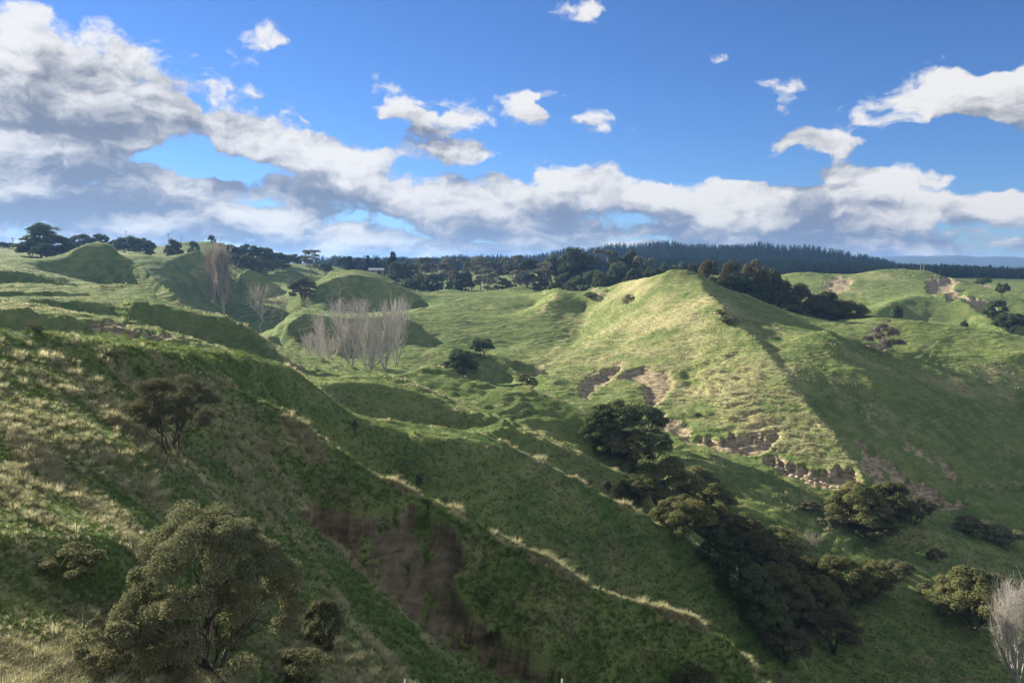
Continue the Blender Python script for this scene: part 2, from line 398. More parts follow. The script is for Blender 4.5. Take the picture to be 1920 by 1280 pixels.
# U: left hill with the dark face
ridge([(60, 488, 214), (100, 486, 214), (130, 480, 216), (150, 462, 222), (165, 455, 226), (182, 452, 228), (205, 458, 226), (235, 476, 220), (262, 493, 214), (300, 525, 200), (340, 565, 184)], foot=[(12, .5), (24, .8), (38, .8), (62, .8), (74, .8), (80, .8), (78, .8), (64, .8), (56, .8), (36, .8), None],
      back=[(16, .02), (16, .02), (16, .05), (20, .2), (22, .28), (22, .3), (22, .35), (22, .45), (22, .5), (22, .55), (22, .5)])
surf((-500, 470, 225), (-150, 478, 225), (0, 486, 222), (60, 486, 224))
surf((-500, 452, 300), (-150, 460, 300), (0, 470, 300), (60, 470, 300), (130, 468, 300))
# skyline hill, left
ridge([(-500, 440, 420), (-150, 450, 400), (0, 466, 400), (130, 462, 400), (220, 460, 396), (290, 462, 396), (340, 452, 400), (400, 450, 404), (430, 462, 404), (480, 478, 410), (540, 494, 420), (590, 494, 420), (640, 500, 430)], back=(60, .12))
surf((245, 468, 300), (280, 480, 290), (310, 489, 286), (335, 482, 292), (365, 470, 300), (402, 463, 310))
surf((402, 463, 310), (420, 478, 306), (450, 495, 310), (490, 510, 320))
surf((300, 560, 258), (340, 560, 268), (390, 550, 290))
surf((255, 520, 250), (300, 530, 262), (360, 520, 284), (395, 500, 296))
surf((420, 540, 300), (450, 520, 318), (470, 512, 330))
# W, X: hill on the right beyond the near knolls
ridge([(1420, 526, 470), (1460, 515, 470), (1500, 510, 472), (1545, 510, 472), (1600, 515, 470), (1640, 506, 474), (1690, 503, 474), (1740, 508, 470), (1800, 525, 455), (1850, 534, 448), (1920, 540, 440), (2200, 545, 430)], back=(60, .14))
surf((1540, 575, 395), (1590, 580, 385), (1640, 575, 385))
surf((1490, 560, 400), (1440, 545, 420))
ridge([(1625, 596, 352), (1660, 570, 366), (1700, 556, 374), (1760, 556, 372), (1810, 562, 364), (1845, 580, 350), (1880, 612, 330), (1920, 640, 312)], foot=[None, (600, .5), (606, .55), (606, .55), (608, .55), (618, .5), (640, .5), None], back=[None, (8, -.03), (8, -.03), (8, 0), (10, .05), (14, .15), (16, .25), (16, .25)])
surf((1860, 570, 385), (1930, 575, 380), (2200, 580, 370))
surf((1500, 640, 300), (1600, 640, 300), (1700, 640, 300), (1900, 660, 290), (2200, 680, 285))
# bush valley floor and the pine hills
surf((560, 520, 470), (700, 520, 480), (850, 540, 420), (1000, 548, 400), (1150, 545, 400), (1300, 540, 420), (1420, 538, 520))
surf((-600, 490, 600), (300, 490, 600), (700, 505, 620), (1000, 512, 600), (1300, 515, 620), (1700, 520, 640), (2200, 528, 640))
Yp = [(-600, 492, 1000), (300, 497, 1000), (620, 499, 1000), (700, 496, 1020), (760, 494, 1040), (860, 490, 1060), (905, 487, 1060), (960, 496, 1040), (1000, 489, 1020), (1050, 479, 1000), (1120, 478, 1000), (1160, 470, 1000), (1200, 464, 1000), (1250, 462, 1000), (1290, 467, 1000), (1340, 471, 1010), (1400, 470, 1020), (1500, 470, 1020), (1560, 482, 1000), (1620, 491, 980), (1690, 506, 960), (1740, 515, 960), (1920, 519, 960), (2300, 520, 960)]
ridge(Yp, foot=[(12, .18)] * 8 + [(25, .22)] * 12 + [(14, .15), (6, .1), (5, .08), (5, .08)], back=(200, .1))
surf((-600, 505, 2600), (960, 507, 2600), (2300, 509, 2600), w=1.0)
surf((-600, 497.6, 4600), (960, 497.6, 4600), (2300, 497.6, 4600), w=1.0)

# --- solve: membrane + a little thin plate, coarse to fine
U0, U1 = -1.6, 1.2
V0, V1 = math.log(6.0), math.log(5200.0)
def solve():
    con = np.array(CON)
    z = None
    for h in (0.08, 0.04, 0.02, 0.01, 0.00667):
        nu = int(round((U1 - U0) / h)) + 1
        nv = int(round((V1 - V0) / h)) + 1
        iu = np.clip(np.round((con[:, 0] - U0) / h).astype(int), -1, nu)
        iv = np.clip(np.round((con[:, 1] - V0) / h).astype(int), -1, nv)
        ok = (iu >= 0) & (iu < nu) & (iv >= 0) & (iv < nv)
        idx = iv[ok] * nu + iu[ok]
        cnt = np.bincount(idx, minlength=nu * nv).astype(float)
        sm = np.bincount(idx, weights=con[ok, 2], minlength=nu * nv)
        has = cnt > 0
        tgt = np.where(has, sm / np.maximum(cnt, 1), 0.0).reshape(nv, nu)
        w = np.where(has, 8.0, 0.0).reshape(nv, nu)
        if z is None:
            z = np.full((nv, nu), -20.0)
        else:
            a = np.linspace(0, z.shape[0] - 1, nv); b = np.linspace(0, z.shape[1] - 1, nu)
            a0 = np.clip(a.astype(int), 0, z.shape[0] - 2); b0 = np.clip(b.astype(int), 0, z.shape[1] - 2)
            fa = (a - a0)[:, None]; fb = (b - b0)[None, :]
            z = (z[a0][:, b0] * (1 - fa) * (1 - fb) + z[a0 + 1][:, b0] * fa * (1 - fb) + z[a0][:, b0 + 1] * (1 - fa) * fb + z[a0 + 1][:, b0 + 1] * fa * fb)
        beta = 0.2
        def lap(f):
            g = np.zeros_like(f)
            d = f[1:] - f[:-1]; g[:-1] += d; g[1:] -= d
            d = f[:, 1:] - f[:, :-1]; g[:, :-1] += d; g[:, 1:] -= d
            return g
        def A(f):
            l = lap(f)
            return w * f - l + beta * lap(l)
        M = 1.0 / (w + 4 + beta * 20)
        r = w * tgt - A(z); q = M * r; p = q.copy(); rs = (r * q).sum()
        for it in range(260):
            Ap = A(p); al = rs / (p * Ap).sum()
            z = z + al * p; r = r - al * Ap
            q = M * r; rn = (r * q).sum()
            if rn < 1e-9: break
            p = q + (rn / rs) * p; rs = rn
    return z, h
ZC, HC = solve()

def cub(t):
    t2 = t * t; t3 = t2 * t
    return (-.5 * t3 + t2 - .5 * t, 1.5 * t3 - 2.5 * t2 + 1, -1.5 * t3 + 2 * t2 + .5 * t, .5 * t3 - .5 * t2)
def base_height(u, v):
    a = np.clip((v - V0) / HC, 1, ZC.shape[0] - 3.001); b = np.clip((u - U0) / HC, 1, ZC.shape[1] - 3.001)
    i = a.astype(int); j = b.astype(int)
    wa = cub(a - i); wb = cub(b - j)
    out = 0
    for m in range(4):
        for n in range(4):
            out = out + wa[m] * wb[n] * ZC[i - 1 + m, j - 1 + n]
    return out

_rs = np.random.RandomState(7)
_PERM = _rs.permutation(512); _PERM = np.concatenate([_PERM, _PERM])
_GR = _rs.normal(size=(512, 2)); _GR /= np.linalg.norm(_GR, axis=1)[:, None]
def gnoise(x, y):
    xi = np.floor(x).astype(int); yi = np.floor(y).astype(int)
    xf = x - xi; yf = y - yi
    sx = xf * xf * xf * (xf * (xf * 6 - 15) + 10); sy = yf * yf * yf * (yf * (yf * 6 - 15) + 10)
    def g(a, b):
        k = _PERM[(_PERM[(xi + a) & 511] + yi + b) & 511]
        return _GR[k, 0] * (xf - a) + _GR[k, 1] * (yf - b)
    return (g(0, 0) * (1 - sx) + g(1, 0) * sx) * (1 - sy) + (g(0, 1) * (1 - sx) + g(1, 1) * sx) * sy
def fbm(x, y, o=4, g=0.5):
    s = 0; a = 1.0
    for k in range(o):
        s = s + a * gnoise(x + 17.3 * k, y - 9.1 * k); x = x * 2.03; y = y * 2.03; a *= g
    return s

# ------------------------------------------------------------------ terrain mesh (radial grid, finest where the view is near)
def steps(a, b, h):
    n = max(2, int(round((b - a) / h)) + 1)
    return np.linspace(a, b, n)[:-1]
us = np.concatenate([steps(-1.5, -0.74, 0.012), steps(-0.74, 0.74, 0.0034), steps(0.74, 1.12, 0.012), [1.12]])
vs = np.concatenate([steps(math.log(7.0), 2.9, 0.008), steps(2.9, 5.9, 0.0043), steps(5.9, 7.1, 0.007), steps(7.1, math.log(5000.0), 0.02), [math.log(5000.0)]])
UU, VV = np.meshgrid(us, vs)
YY = np.exp(VV); XX = UU * YY
ZZ = base_height(UU, VV)
# relief: soft undulation, hummocks, tussock-scale roughness
near = np.clip((YY - 12) / 60, 0.15, 1)
ZZ += fbm(XX / 26, YY / 26, 3) * np.clip(0.0034 * YY, .05, .75) * .9
ZZ += fbm(XX / 7.5 + 40, YY / 7.5, 3) * np.clip(0.0035 * YY, .06, .40)
rough = fbm(XX / 1.9, YY / 1.9 + 11, 3, .6)
ZZ += rough * np.clip(0.0045 * YY, 0.05, 0.22) * np.clip((330 - YY) / 200, 0, 1)
# sheep tracks: contour-following steps on the slopes
gy, gx = np.gradient(ZZ)
slope = np.hypot(gy / np.maximum(np.gradient(YY, axis=0), 1e-6), gx / np.maximum(np.gradient(XX, axis=1), 1e-6))
ph = ZZ / 1.05 + fbm(XX / 16, YY / 16 + 5, 3) * 2.2
tri = ph - np.floor(ph)
stp = np.where(tri < .7, tri / .7, (1 - tri) / .3) - .5
patch = np.clip(fbm(XX / 30 + 9, YY / 30, 2) * 2.2 + .45, 0, 1)
ZZ -= stp * 0.66 * np.clip((slope - .12) / .3, 0, 1) * patch * np.clip((YY - 35) / 50, 0, 1) * np.clip((330 - YY) / 120, 0, 1)

PX, PY = project(XX, YY, ZZ)

def poly_sd(poly, qx, qy):
    """signed distance in px to a polygon, positive inside"""
    d = np.full(qx.shape, 1e9); ins = np.zeros(qx.shape, bool)
    n = len(poly)
    for i in range(n):
        x0, y0 = poly[i]; x1, y1 = poly[(i + 1) % n]
        ex, ey = x1 - x0, y1 - y0
        t = np.clip(((qx - x0) * ex + (qy - y0) * ey) / (ex * ex + ey * ey + 1e-9), 0, 1)
        d = np.minimum(d, np.hypot(qx - x0 - t * ex, qy - y0 - t * ey))
        c = ((y0 > qy) != (y1 > qy)) & (qx < (x1 - x0) * (qy - y0) / (y1 - y0 + 1e-12) + x0)
        ins ^= c
    return np.where(ins, d, -d)

SLIP = np.zeros_like(ZZ)           # bare soil
# each slip: outline as seen, depth range it lies in, how deep the ground has gone, bareness, edge width in px
SLIPS = [
    ([(545, 952), (600, 950), (640, 957), (700, 962), (740, 952), (785, 945), (815, 968), (862, 1005), (868, 1045), (842, 1090), (860, 1140), (905, 1180), (985, 1222), (1060, 1262), (1000, 1280), (930, 1258), (870, 1228), (800, 1182), (770, 1150), (720, 1105), (670, 1070), (640, 1025), (590, 985)], 26, 43, 1.0, 1.0, 6),
    ([(1090, 724), (1096, 712), (1130, 697), (1162, 683), (1165, 693), (1140, 716), (1108, 733), (1093, 752)], 150, 215, .9, 1.0, 3),
    ([(1158, 708), (1180, 697), (1207, 688), (1226, 697), (1252, 701), (1262, 716), (1255, 736), (1226, 764), (1212, 745), (1206, 718), (1184, 712)], 150, 215, .8, 1.0, 3),
    ([(1218, 745), (1234, 768), (1252, 782), (1288, 800), (1296, 828), (1262, 815), (1236, 796)], 135, 185, .6, .85, 4),
    ([(1300, 826), (1330, 818), (1350, 823), (1375, 814), (1395, 820), (1420, 811), (1438, 817), (1461, 809), (1456, 826), (1432, 846), (1400, 852), (1350, 842)], 120, 165, 1.1, 1.0, 3),
    ([(1434, 851), (1470, 860), (1500, 872), (1530, 884), (1560, 879), (1600, 877), (1618, 902), (1584, 914), (1530, 910), (1480, 892), (1440, 870)], 112, 160, 1.5, 1.0, 3),
    ([(1608, 822), (1640, 842), (1690, 888), (1745, 918), (1806, 944), (1782, 954), (1710, 930), (1650, 914), (1618, 880)], 110, 170, .9, .85, 5),
    ([(1690, 813), (1722, 828), (1764, 862), (1808, 902), (1782, 898), (1742, 866), (1700, 836)], 125, 185, .6, .6, 5),
    ([(1800, 905), (1860, 903), (1925, 912), (1925, 920), (1860, 912), (1805, 912)], 115, 185, .8, .5, 3),
    ([(505, 650), (540, 648), (570, 660), (588, 690), (562, 694), (525, 674)], 77, 130, .8, .55, 4),
    ([(170, 606), (206, 597), (250, 611), (300, 624), (335, 636), (250, 634), (178, 630)], 90, 112, .5, .7, 4),
    ([(1546, 540), (1552, 527), (1572, 521), (1594, 524), (1597, 532), (1575, 547), (1552, 549)], 370, 490, .8, 1.0, 3),
    ([(1742, 524), (1776, 519), (1798, 530), (1786, 538), (1768, 552), (1744, 549)], 370, 490, 1.6, .9, 4),
    ([(1770, 545), (1805, 548), (1812, 556), (1780, 560)], 360, 480, 1.5, .8, 4),
    ([(1812, 560), (1850, 561), (1870, 574), (1842, 582), (1824, 573)], 320, 420, 1.5, .8, 4),
    ([(636, 556), (662, 553), (690, 562), (702, 588), (680, 592), (652, 577)], 240, 330, 1.2, .7, 4),
    ([(1278, 703), (1320, 680), (1384, 652), (1391, 661), (1332, 690), (1286, 712)], 160, 230, .5, .25, 4),
    ([(1104, 548), (1120, 540), (1136, 546), (1122, 562), (1104, 562)], 250, 300, -.8, .5, 5),
    ([(1172, 552), (1190, 550), (1192, 566), (1174, 566)], 240, 290, .8, .5, 4),
    ([(1350, 590), (1372, 588), (1382, 602), (1364, 606)], 195, 225, -.6, .5, 4),
    ([(1838, 532), (1925, 533), (1925, 538), (1838, 537)], 425, 465, .2, 1.0, 2),
    ([(1440, 1260), (1500, 1262), (1560, 1300), (1500, 1300)], 66, 82, .4, .5, 6),
]
for poly, da, db, dep, bare, ew in SLIPS:
    xs = [p[0] for p in poly]; ys = [p[1] for p in poly]
    sel = (PX > min(xs) - 20) & (PX < max(xs) + 20) & (PY > min(ys) - 20) & (PY < max(ys) + 20) & (YY > da) & (YY < db)
    if not sel.any(): continue
    x, y = XX[sel], YY[sel]
    k = 1440.0 / ((da + db) / 2)      # px per metre there
    sd = poly_sd(poly, PX[sel], PY[sel]) + fbm(x * k / (16 + 9 * (ew - 3)), y * k / (24 + 9 * (ew - 3)), 4, .6) * (ew + 3) * 1.5
    m = np.clip(sd / ew + .5, 0, 1); m = m * m * (3 - 2 * m)
    gul = fbm(x / (da * .02), y / (da * .02), 3, .55)
    ZZ[sel] -= m * (dep + gul * min(abs(dep) * .35, .3))
    if da < 60:                      # clods and rills in the near scar
        ZZ[sel] += m * (fbm(x / .55, y / .55, 4, .6) * .22 + fbm(x / 1.6 + 4, y / 1.6, 3, .6) * .25)
    # broken turf slumped in the scar; the walls are bare too
    mb = np.clip(sd / ew + 1.15, 0, 1)
    SLIP[sel] = np.maximum(SLIP[sel], mb * bare * np.clip(1.05 - np.clip(fbm(x * k / 18 + 3, y * k / 26, 4, .6), 0, 1) * (2.0 if bare < .9 else .7), 0, 1))
    if da < 60:
        SLIP[sel] *= np.clip(1.25 - np.clip(fbm(x / 1.3 + 8, y / 1.3, 4, .65) * 3.2, 0, 1.2), 0, 1)
PX, PY = project(XX, YY, ZZ)

# dry grass: along the crests that carry it, and in patches
def near_line(pts, width, amount):
    """falls off with distance in metres from a world polyline"""
    pts = [np.array(p[:2]) for p in pts]
    lo = np.min(pts, 0) - 3 * width; hi = np.max(pts, 0) + 3 * width
    sel = (XX > lo[0]) & (XX < hi[0]) & (YY > lo[1]) & (YY < hi[1])
    if not sel.any(): return
    x, y = XX[sel], YY[sel]
    d = np.full(x.shape, 1e9)
    for a, b in zip(pts[:-1], pts[1:]):
        e = b - a; t = np.clip(((x - a[0]) * e[0] + (y - a[1]) * e[1]) / (e @ e + 1e-9), 0, 1)
        d = np.minimum(d, np.hypot(x - a[0] - t * e[0], y - a[1] - t * e[1]))
    STRAW[sel] = np.maximum(STRAW[sel], amount * np.exp(-(d / width) ** 2) * np.clip(.62 + fbm(x / 3.1 + 2, y / 3.1, 3, .6) * 1.5, .05, 1.1))
STRAW = np.clip(fbm(XX / 14 + 70, YY / 14, 4) * .55 + .08, 0, .35)
STRAW += np.clip((44 - YY) / 12, 0, 1) * np.clip((-6 - XX) / 6, 0, 1) * np.clip(.04 + fbm((XX * .8 - YY * .6) / 9 + 3, (XX * .6 + YY * .8) / 1.3, 4, .6) * 1.5, 0, .8)  # dry streaks on the near-left slope, extra pale colour lightening it like glare
RIM = [
    (Fp[1:6], .8, 1.0), (Fp[5:9], 1.0, .6), (Fp[8:13], .7, 1.0), (Fp[12:19], .7, 1.0),
    (Bp[4:11], .8, 1.0), (Bp[0:4], 1.0, .5), (Cp[6:11], .8, .9), (Cp[2:6], 1.0, .5),
    ([(480, 664, 70), (545, 688, 73), (600, 732, 75), (650, 773, 76)], 1.1, .9),
    ([(775, 694, 124), (818, 686, 127), (850, 694, 126), (935, 724, 120)], 1.0, .7),
    ([(945, 733, 118), (970, 719, 121), (1060, 752, 116), (1110, 772, 113)], 1.0, .9),
    ([(293, 562, 132), (330, 570, 130), (367, 580, 129), (410, 588, 128), (440, 600, 126), (465, 614, 124), (490, 632, 121), (513, 650, 118)], 1.3, .9),
    ([(0, 568, 106), (100, 580, 105), (215, 597, 102), (350, 636, 97)], 1.0, .6),
    ([(0, 497, 182), (60, 507, 181), (113, 529, 177), (167, 541, 158)], 1.4, .5),
    ([(205, 458, 226), (235, 476, 220), (262, 493, 214)], 2.0, .7),
    ([(755, 585, 250), (820, 570, 275), (885, 556, 300)], 1.2, .8),
    ([(510, 590, 262), (525, 545, 310), (545, 515, 345)], 1.5, .7),
    ([(785, 556, 298), (765, 542, 306), (735, 524, 312)], 1.5, .5),
    ([(1010, 700, 184), (1020, 660, 205), (1080, 600, 250)], 2.5, .8),
    ([(1025, 545, 290), (1040, 560, 275), (1000, 600, 250)], 3.0, .8),
    ([(520, 945, 35), (600, 985, 32.5), (650, 1040, 30.5), (740, 1125, 28), (790, 1170, 27), (830, 1230, 26)], .7, .8),
    ([(560, 1010, 30), (640, 1100, 25), (760, 1230, 22), (850, 1330, 20)], .8, .6),
    ([(540, 768, 42), (580, 860, 38), (530, 930, 34)], 2.2, .75), ([(460, 760, 41), (500, 850, 37), (480, 920, 33)], 2.2, .6),
    ([(860, 905, 60), (930, 955, 62), (985, 1000, 64), (1040, 1065, 66)], .8, .8),
]
for pts, wd_, am in RIM:
    near_line([P(*p) for p in pts], wd_ * .62, am)
def blob(px, py, d, r, am):
    x0, y0, _ = P(px, py, d)
    STRAW[:] = np.maximum(STRAW, am * np.exp(-((XX - x0) ** 2 + (YY - y0) ** 2) / r ** 2) * np.clip(.85 + fbm(XX / 9, YY / 9, 3) * .7, 0, 1))
for b in [(1230, 650, 205, 44, .6), (1380, 720, 172, 28, .6), (1500, 820, 148, 14, .6), (1250, 600, 225, 30, .72), (1200, 540, 262, 20, .7), (1350, 740, 170, 17, .75), (1420, 800, 150, 14, .7), (1150, 640, 215, 24, .55), (1080, 600, 255, 18, .5), (1250, 700, 185, 20, .55), (1050, 670, 200, 12, .6),
          (1560, 860, 138, 8, .5), (1500, 660, 205, 9, .45), (1780, 700, 196, 9, .7), (1890, 690, 200, 14, .55), (1600, 735, 188, 9, .4), (1650, 520, 455, 30, .5), (1580, 555, 420, 22, .55),
          (-60, 1240, 12.8, 2, .6), (40, 1250, 13.2, 1.4, .9), (260, 1150, 16, 2.5, .45), (80, 1000, 17.5, 2.5, .4), (150, 720, 31, 4, .45), (330, 850, 29, 2.5, .7), (330, 1250, 14.6, 2.5, .6), (640, 1230, 20, 2.5, .6), (180, 850, 25, 3, .5), (60, 760, 26, 3, .5), (60, 880, 21, 2, .5), (420, 800, 38, 4, .5), (880, 1080, 36, 2, .35), (1050, 1140, 35, 3, .3)]:
    blob(*b)

nv, nu = UU.shape
co = np.stack([XX, YY, ZZ], -1).reshape(-1, 3)
ii = np.arange(nv * nu).reshape(nv, nu)
fc = np.stack([ii[:-1, :-1], ii[:-1, 1:], ii[1:, 1:], ii[1:, :-1]], -1).reshape(-1, 4)
def grid_mesh(name, co, fc):
    me = bpy.data.meshes.new(name)
    me.vertices.add(len(co)); me.vertices.foreach_set('co', np.asarray(co, np.float32).ravel())
    fc = np.asarray(fc, np.int32)
    me.loops.add(fc.size); me.loops.foreach_set('vertex_index', fc.ravel())
    me.polygons.add(len(fc)); me.polygons.foreach_set('loop_start', np.arange(0, fc.size, fc.shape[1], dtype=np.int32))
    me.update(calc_edges=True)
    return me
def add_attr(me, name, arr):
    a = me.attributes.new(name, 'FLOAT', 'POINT'); a.data.foreach_set('value', np.asarray(arr, np.float32).ravel())

def new_mat(name):
    m = bpy.data.materials.new(name); m.use_nodes = True; m.node_tree.nodes.clear()
    return m, NT(m.node_tree)

def terrain_material():
    m, k = new_mat("pasture and soil")
    out = k.new('ShaderNodeOutputMaterial'); bs = k.new('ShaderNodeBsdfPrincipled')
    pos = k.new('ShaderNodeNewGeometry').outputs['Position']
    x, y, z = k.sep(pos)
    at = lambda n: k.new('ShaderNodeAttribute', attribute_name=n).outputs['Fac']
    slip, straw = at('slip'), at('straw')
    big = k.noise(pos, 0.035, 4, .55); mid = k.noise(pos, 0.35, 5, .6); fine = k.noise(pos, 2.2, 5, .7); tiny = k.noise(pos, 9.0, 3, .7)
    g = k.mix(k.ss(big, .35, .65), (.086, .140, .042, 1), (.148, .196, .062, 1))
    g = k.mix(k.ss(mid, .38, .66), g, (.188, .222, .080, 1))
    g = k.mix(k.ss(fine, .45, .75, 0, .4), g, (.075, .108, .042, 1))
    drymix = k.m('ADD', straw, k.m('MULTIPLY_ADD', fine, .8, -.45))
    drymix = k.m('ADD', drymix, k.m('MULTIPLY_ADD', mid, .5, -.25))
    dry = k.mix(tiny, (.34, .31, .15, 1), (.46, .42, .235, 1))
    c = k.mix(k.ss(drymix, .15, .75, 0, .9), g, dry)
    strat = k.noise(k.vm('MULTIPLY', pos, (.5, .5, 1.6)), 1.3, 6, .65)
    soil = k.mix(k.ss(strat, .3, .7), (.14, .112, .066, 1), (.47, .395, .26, 1))
    soil = k.mix(k.ss(fine, .5, .7, 0, .7), soil, (.28, .235, .155, 1))
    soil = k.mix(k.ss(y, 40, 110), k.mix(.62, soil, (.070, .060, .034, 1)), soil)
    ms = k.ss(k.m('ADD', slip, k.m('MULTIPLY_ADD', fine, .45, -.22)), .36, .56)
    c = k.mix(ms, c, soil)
    # ground under the far bush and pines
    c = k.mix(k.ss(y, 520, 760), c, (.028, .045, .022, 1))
    k.put(bs.inputs['Base Color'], c)
    bs.inputs['Roughness'].default_value = 1.0
    bs.inputs['Specular IOR Level'].default_value = 0.05
    tr = k.m('MULTIPLY_ADD', fine, .22, k.m('MULTIPLY_ADD', tiny, .06, k.m('MULTIPLY', mid, .5)))
    wob = k.noise(pos, .09, 3, .55)
    band = k.m('SINE', k.m('MULTIPLY_ADD', wob, 34.0, k.m('MULTIPLY', z, 8.4)))
    tr = k.m('MULTIPLY_ADD', k.m('MULTIPLY', band, k.ss(mid, .30, .55, .2, 1.0)), k.ss(y, 45, 110, 0, .11), tr)
    bump = k.new('ShaderNodeBump'); bump.inputs['Strength'].default_value = .9; bump.inputs['Distance'].default_value = .8
    k.put(bump.inputs['Height'], tr)
    k.put(bs.inputs['Normal'], bump.outputs[0])
    k.put(out.inputs[0], bs.outputs[0])
    return m
ter_me = grid_mesh("hills", co, fc)
ter_me.polygons.foreach_set('use_smooth', np.ones(len(fc), bool))
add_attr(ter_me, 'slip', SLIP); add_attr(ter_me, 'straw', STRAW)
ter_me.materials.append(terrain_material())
hills = bpy.data.objects.new("hills", ter_me); COL.objects.link(hills)
hills["kind"] = "structure"; hills["label"] = "green pasture hills with gullies, spurs and brown slip scars"

def ground(x, y):
    """height of the built terrain (bilinear on its grid)"""
    x = np.asarray(x, float); y = np.asarray(y, float)
    u = np.clip(x / y, us[0], us[-1] - 1e-6); v = np.clip(np.log(y), vs[0], vs[-1] - 1e-6)
    j = np.clip(np.searchsorted(us, u, side='right') - 1, 0, nu - 2); i = np.clip(np.searchsorted(vs, v, side='right') - 1, 0, nv - 2)
    a = (u - us[j]) / (us[j + 1] - us[j]); b = (v - vs[i]) / (vs[i + 1] - vs[i])
    return ZZ[i, j] * (1 - a) * (1 - b) + ZZ[i, j + 1] * a * (1 - b) + ZZ[i + 1, j] * (1 - a) * b + ZZ[i + 1, j + 1] * a * b

# what the radial grid shows from the hill top: running maximum of z/y along each ray
TT = ZZ / YY
VIS = TT >= np.maximum.accumulate(TT, axis=0) - 0.004
# far blue range on the horizon
rn = 240
ra = np.linspace(-0.9, 0.9, rn)
rz = []
for a in ra:
    h = 40 + 55 * max(0, float(fbm(np.array([a * 6.0 + 3]), np.array([1.5]), 5)[0])) + 40 * math.exp(-((a - .62) / .22) ** 2) + 14 * float(fbm(np.array([a * 40.0]), np.array([4.]), 3)[0])
    rz.append(h)
rc_ = [];
for k_, a in enumerate(ra):
    for (yy, zz) in ((3900, -50), (4200, rz[k_] * .40), (4500, rz[k_] * .62), (4800, rz[k_] * .4), (5300, -60)):
        rc_.append((math.tan(a) * yy, yy, zz))
rf = [(k_ * 5 + q, k_ * 5 + 5 + q, k_ * 5 + 6 + q, k_ * 5 + 1 + q) for k_ in range(rn - 1) for q in range(4)]
rm = grid_mesh("far_hills", np.array(rc_), np.array(rf))
m_far, k = new_mat("far forest range")
o_ = k.new('ShaderNodeOutputMaterial'); b_ = k.new('ShaderNodeBsdfPrincipled'); b_.inputs['Base Color'].default_value = (.03, .05, .04, 1); b_.inputs['Roughness'].default_value = 1
k.put(o_.inputs[0], b_.outputs[0]); rm.materials.append(m_far)
far_hills = bpy.data.objects.new("far_hills", rm); COL.objects.link(far_hills)
far_hills["kind"] = "structure"; far_hills["label"] = "low blue forested range along the far horizon"
# plain between the built hills and the range
pm = grid_mesh("plain", np.array([(-6500, 2500, -42), (6500, 2500, -42), (9000, 5600, -60), (-9000, 5600, -60)]), np.array([(0, 1, 2, 3)]))
pm.materials.append(m_far); plain = bpy.data.objects.new("plain", pm); COL.objects.link(plain); plain["kind"] = "structure"; plain["label"] = "distant plain behind the pine hills"

# ------------------------------------------------------------------ grass (stuff): tufts scattered over the ground
RNG = np.random.RandomState(11)

def blade_tuft(name, n, h, spread, lean, width, seed):
    r = np.random.RandomState(seed); co = []; fc = []
    for _ in range(n):
        a = r.uniform(0, 2 * math.pi); rad = spread * math.sqrt(r.uniform()) * .5
        bx, by = math.cos(a) * rad, math.sin(a) * rad
        a2 = a + r.normal(0, .6); hh = h * r.uniform(.55, 1.1); ln = lean * r.uniform(.3, 1.2)
        dx, dy = math.cos(a2), math.sin(a2); wx, wy = -dy * width * .5, dx * width * .5
        i = len(co)
        mx, my, mz = bx + dx * ln * .35 * hh, by + dy * ln * .35 * hh, hh * .62
        tx, ty, tz = bx + dx * ln * hh, by + dy * ln * hh, hh * (1 - .22 * ln)
        co += [(bx - wx, by - wy, -.04), (bx + wx, by + wy, -.04), (mx + wx * .8, my + wy * .8, mz), (mx - wx * .8, my - wy * .8, mz), (tx, ty, tz)]
        fc += [(i, i + 1, i + 2, i + 3), (i + 3, i + 2, i + 4)]
    me = bpy.data.meshes.new(name); me.from_pydata(co, [], fc); me.update()
    return me

def grass_material(name, ca, cb, cc, cd):
    m, k = new_mat(name)
    out = k.new('ShaderNodeOutputMaterial')
    rnd = k.new('ShaderNodeObjectInfo').outputs['Random']
    st = k.new('ShaderNodeAttribute', attribute_name='straw', attribute_type='INSTANCER').outputs['Fac']
    g = k.mix(rnd, ca, cb)
    d = k.mix(rnd, cc, cd)
    c = k.mix(st, g, d)
    di = k.new('ShaderNodeBsdfDiffuse'); tr = k.new('ShaderNodeBsdfTranslucent'); mx = k.new('ShaderNodeMixShader')
    k.put(di.inputs[0], c); k.put(tr.inputs[0], c); mx.inputs[0].default_value = .42
    k.put(mx.inputs[1], di.outputs[0]); k.put(mx.inputs[2], tr.outputs[0]); k.put(out.inputs[0], mx.outputs[0])
    return m
M_GRASS = grass_material("grass blades", (.095, .152, .044, 1), (.170, .225, .072, 1), (.46, .42, .25, 1), (.66, .62, .42, 1))

